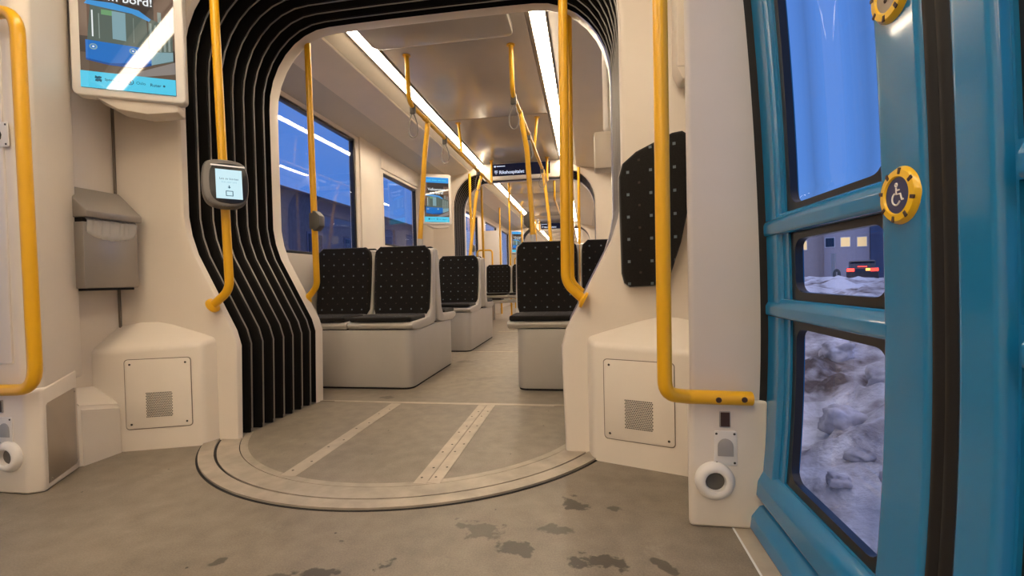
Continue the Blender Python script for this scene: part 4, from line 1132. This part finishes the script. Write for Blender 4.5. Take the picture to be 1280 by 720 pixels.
# ------------------------------------------------------------------ outside
CAMX = .85
def hfun(x, y):
    d = math.hypot(x - 1.4, 0)
    base = -.32
    if x < 1.75: h = base
    elif x < 2.6: h = base + (x - 1.75) / .85 * .30
    elif x < 4.5: h = -.02 + (x - 2.6) / 1.9 * .42
    elif x < 8: h = .40 + .13 * math.sin((x - 4.5) / 3.5 * PI / 2)
    elif x < 13: h = .53 - .25 * (x - 8) / 5
    else: h = .28 - min(.34, (x - 13) * .05)
    amp = min(1, max(0, (x - 1.7) / .5)) * (1.0 if x < 12 else .35)
    n = noise.fractal(Vector((x * 1.5, y * 1.5, 0)), .9, 2.1, 5) * .10 + noise.noise(Vector((x * .55, y * .55, 3))) * .10
    v = noise.cell_vector(Vector((x * 3.2, y * 3.2, 1)))
    lump = max(0, noise.noise(Vector((x * 4.1, y * 4.1, 7)))) * .16 + max(0, noise.noise(Vector((x * 9.5, y * 9.5, 4)))) * .07
    return h + amp * (n + lump * (1 if x < 7 else .3))
mb = MB(); rows = []
xs = [1.66]; 
while xs[-1] < 60: xs.append(xs[-1] + .035 + (xs[-1] - 1.66) * .045)
ys = [-3.]
while ys[-1] < 110: ys.append(ys[-1] + (.05 if ys[-1] < 6 else .05 + (ys[-1] - 6) * .05))
for y in ys: rows.append([(x, y, hfun(x, y)) for x in xs])
mb.grid(rows)
o = mb.build('snow_bank', M['snow'], ang=180); tag(o, 'lumpy dirty snow bank outside the blue door windows', 'snow', kind='stuff')
o = struct(MB().bx((-60, -20, -.5), (1.70, 110, -.36)).build('ground', M['snow'], smooth=False)); 
# loose snow lumps lying on the bank
M['slush'] = mat('grey_snow_clod', (.55, .53, .55), .9, var=.45, scale=9, bump=.9, bscale=30)
for i, (x, y, s) in enumerate([(2.05, 1.9, .10), (2.3, 2.9, .13), (2.75, 3.3, .12), (2.45, 2.2, .07), (2.15, 2.45, .06), (3.2, 3.6, .10), (2.9, 4.2, .12), (1.95, 2.25, .05)]):
    bm = bmesh.new(); bmesh.ops.create_icosphere(bm, subdivisions=4, radius=s)
    for v in bm.verts:
        q_ = v.co * (1.1 / s) + Vector((i * 7., 0, 0))
        m_ = max(abs(v.co.x), abs(v.co.y), abs(v.co.z)) / s
        v.co *= (.80 / m_) * .75 + .25; v.co *= 1 + .42 * noise.noise(q_) + .16 * noise.noise(q_ * 3.1); v.co.z *= .7
    z = hfun(x, y)
    mb = MB(); mb.from_bm(bm, 0, Matrix.Translation((x, y, z + s * .12)) @ Matrix.Rotation(i * 1.3, 4, 'Z') @ Matrix.Rotation(.3 * math.sin(i * 2.), 4, 'X'))
    tag(mb.build('snow_clod', M['slush'], ang=180), 'grey snow clod lying on the bank behind the lowest door window', 'snow clod', 'snow clods on the bank')

# buildings seen through the door windows
def facing(px_dir, dist):
    d = Vector((px_dir[0], px_dir[1], 0)).normalized(); return Vector((CAMX, 0, 0)) + d * dist, d, Vector((d.y, -d.x, 0))
c0, d0, u0 = facing((.442, .897), 70)
M['brick_a'] = mat('grey_brown_render', (.52, .44, .44), .9, var=.05)
M['brick_b'] = mat('taupe_render', (.54, .43, .38), .9, var=.05)
M['brick_c'] = mat('slate_render', (.10, .12, .20), .9, var=.05)
M['litwin'] = mat('lit_window', (.2, .15, .1), .3, emit=(1.0, .70, .36), estr=.9)
M['dimwin'] = mat('dark_window', (.03, .04, .07), .1)
def building(a, b, h, m, depth, label, wins, dd=0):
    t = thing('apartment_building', label, 'building', tuple(c0 + u0 * (a + b) / 2 + d0 * dd))
    MB().prism([(a, -1), (b, -1), (b, h), (a, h)], depth, frame_mx(c0 + d0 * dd, u0, (0, 0, 1))).build('facade', M[m], t, smooth=False)
    MB().prism([(a - .2, h), (b + .2, h), (b + .2, h + .25), (a - .2, h + .25)], depth + .4, frame_mx(c0 + d0 * (dd - .2), u0, (0, 0, 1))).build('roof_edge', M['brick_c'], t, smooth=False)
    for (uu, zz, lit) in wins:
        w_ = MB().prism([(uu - .52, zz - .62), (uu + .52, zz - .62), (uu + .52, zz + .62), (uu - .52, zz + .62)], .05, frame_mx(c0 + d0 * (dd - .06), u0, (0, 0, 1))).build('window', M['white'], t, smooth=False)
        MB().prism([(uu - .45, zz - .55), (uu + .45, zz - .55), (uu + .45, zz + .55), (uu - .45, zz + .55)], .03, frame_mx(c0 + d0 * (dd - .08), u0, (0, 0, 1))).build('pane', M['litwin' if lit else 'dimwin'], w_, smooth=False)
building(-14, -1.6, 8.9, 'brick_b', 9, 'taupe house front with one lit window behind the snow bank', [(-3.9, 4.2, True), (-7, 7, False)], .6)
building(-1.6, 2.95, 8.7, 'brick_a', 9, 'grey apartment block with rows of lit windows behind the red tail lights', [(.57, 7.0, True), (2.2, 7.0, True), (-1.0, 7.0, False), (-1.0, 4.4, False), (.57, 4.36, True), (2.2, 4.3, True)], .2)
building(3.0, 22, 8.6, 'brick_c', 9, 'dark slate building part right of the lit windows', [(3.75, 7.0, True), (6.5, 7, False), (6.5, 4.3, False), (9, 7, True)], 0)

# parked car seen from behind
p, d, u = facing((.470, .8827), 39)
yaw = math.atan2(u.y, u.x)
t = thing('parked_car', 'dark car with glowing red tail lights behind the snow bank', 'car', (p.x, p.y, -.02), yaw)
L = lambda pts: pts
carm = mat('dark_car_paint', (.035, .03, .035), .3, coat=.5); M['tail'] = mat('tail_light', (.3, .01, .01), .3, emit=(1, .035, .02), estr=6); M['amber'] = mat('amber_light', (.3, .15, .03), .3, emit=(1, .35, .06), estr=5)
body = [(0, .35), (0, .95), (.35, 1.02), (3.0, .98), (4.2, .85), (4.3, .35)]
sidem = Matrix(((0, 1, 0, -.88), (1, 0, 0, 0), (0, 0, 1, 0), (0, 0, 0, 1)))
MB().prism(body, 1.76, sidem, .07, 3).build('body', carm, t, world=False)
MB().prism([(.25, .98), (.75, 1.45), (1.9, 1.47), (2.9, 1.0)], 1.5, Matrix(((0, 1, 0, -.75), (1, 0, 0, 0), (0, 0, 1, 0), (0, 0, 0, 1))), .06, 3).build('cabin', M['dimwin'], t, world=False)
MB().prism([(.55, 1.40), (.78, 1.50), (1.9, 1.51), (2.1, 1.44)], 1.36, Matrix(((0, 1, 0, -.68), (1, 0, 0, 0), (0, 0, 1, 0), (0, 0, 0, 1))), .02, 2).build('roof', carm, t, world=False)
for sx in (-1, 1):
    MB().box((sx * .64, -.01, .84), (.42, .06, .20), .02).build('tail_light', M['tail'], t, world=False)
    for yy in (.75, 3.5): MB().lathe([(.0, -.1), (.3, -.1), (.33, -.06), (.33, .06), (.3, .1), (0, .1)], Matrix.Translation((sx * .78, yy, .32)) @ Matrix.Rotation(PI / 2, 4, 'Y'), 24).build('wheel', M['rubber'], t, world=False)
MB().box((.30, -.02, .86), (.24, .05, .16), .02).build('brake_light', M['amber'], t, world=False)
MB().box((0, .02, 1.06), (.5, .05, .05), .01).build('brake_light', M['tail'], t, world=False)
# sign post and small mast at the street
p, d, u = facing((.4379, .899), 20)
t = thing('street_sign', 'small dark oval sign on a post standing in the snow', 'sign', (p.x, p.y, .1))
MB().tube([(p.x, p.y, -.2), (p.x, p.y, .72)], .025, 8).build('post', M['steel'], t)
MB().lathe([(0, -.01), (.12, -.01), (.12, .01), (0, .01)], Matrix.Translation((p.x, p.y, .62)) @ d.to_track_quat('Z', 'Y').to_matrix().to_4x4() @ Matrix.Scale(1.7, 4, (0, 1, 0)), 24).build('plate', M['dkgrey'], t)
p, d, u = facing((.4335, .901), 36)
t = MB().tube([(p.x, p.y, -.1), (p.x, p.y, 1.9)], .13, 12); tag(t.build('bollard_mast', M['pgrey']), 'pale short mast beside the oval sign in the snow', 'post')

# dark house row beyond the left windows
M['house'] = mat('dark_house_wall', (.12, .12, .15), .9, var=.1)
t = thing('terrace_house', 'dark house row with a low roof behind the left windows', 'building', (-9, 14, 0))
MB().bx((-16, 6, -.4), (-9, 34, 3.9)).build('facade', M['house'], t, smooth=False)
MB().prism([(0, 0), (7.6, 0), (3.8, .9)], 28.6, Matrix.Translation((-16.3, 5.7, 3.9))).build('roof', M['brick_c'], t, smooth=False)
for i, y in enumerate((8, 10.6, 13.2, 15.8, 18.4, 21)):
    w_ = MB().bx((-9.05, y - .5, 1.2), (-8.96, y + .5, 2.6)).build('window', M['brick_c'], t, smooth=False)
    MB().bx((-8.97, y - .43, 1.27), (-8.94, y + .43, 2.53)).build('pane', M['dimwin'], w_, smooth=False)

# ------------------------------------------------------------------ sky
wd = bpy.data.worlds.new('dusk_sky'); SC.world = wd; wd.use_nodes = True; nt = wd.node_tree
bg = nt.nodes['Background']; tc = nt.nodes.new('ShaderNodeTexCoord'); sp = nt.nodes.new('ShaderNodeSeparateXYZ')
nt.links.new(tc.outputs['Generated'], sp.inputs[0])
r = nt.nodes.new('ShaderNodeValToRGB'); e = r.color_ramp.elements
e[0].position = 0.; e[0].color = (.12, .26, .60, 1); e[1].position = 1.; e[1].color = (.66, .62, .86, 1)
x = e.new(.18); x.color = (.085, .215, .60, 1); x = e.new(.5); x.color = (.085, .21, .60, 1); x = e.new(.72); x.color = (.52, .50, .74, 1)
nt.links.new(sp.outputs[2], r.inputs['Fac']); nt.links.new(r.outputs['Color'], bg.inputs['Color']); bg.inputs['Strength'].default_value = 1.35

# ------------------------------------------------------------------ camera
cam = bpy.data.cameras.new('camera'); co = bpy.data.objects.new('camera', cam); COL.objects.link(co)
cam.sensor_width = 36; cam.lens = 580 * 36 / 1280; cam.clip_start = .02; cam.clip_end = 400
F = Vector((-.15705772, .98741035, -.01880602)).normalized(); R_ = Vector((.98739783, .15662371, -.02268332)).normalized(); U = R_.cross(F).normalized()
R_ = F.cross(U)
co.matrix_world = Matrix(((R_.x, U.x, -F.x, CAMX), (R_.y, U.y, -F.y, 0), (R_.z, U.z, -F.z, .72), (0, 0, 0, 1)))
SC.camera = co
vs = SC.view_settings; vs.view_transform = 'Standard'; vs.look = 'None'; vs.gamma = 1; vs.exposure = 0; vs.use_curve_mapping = False
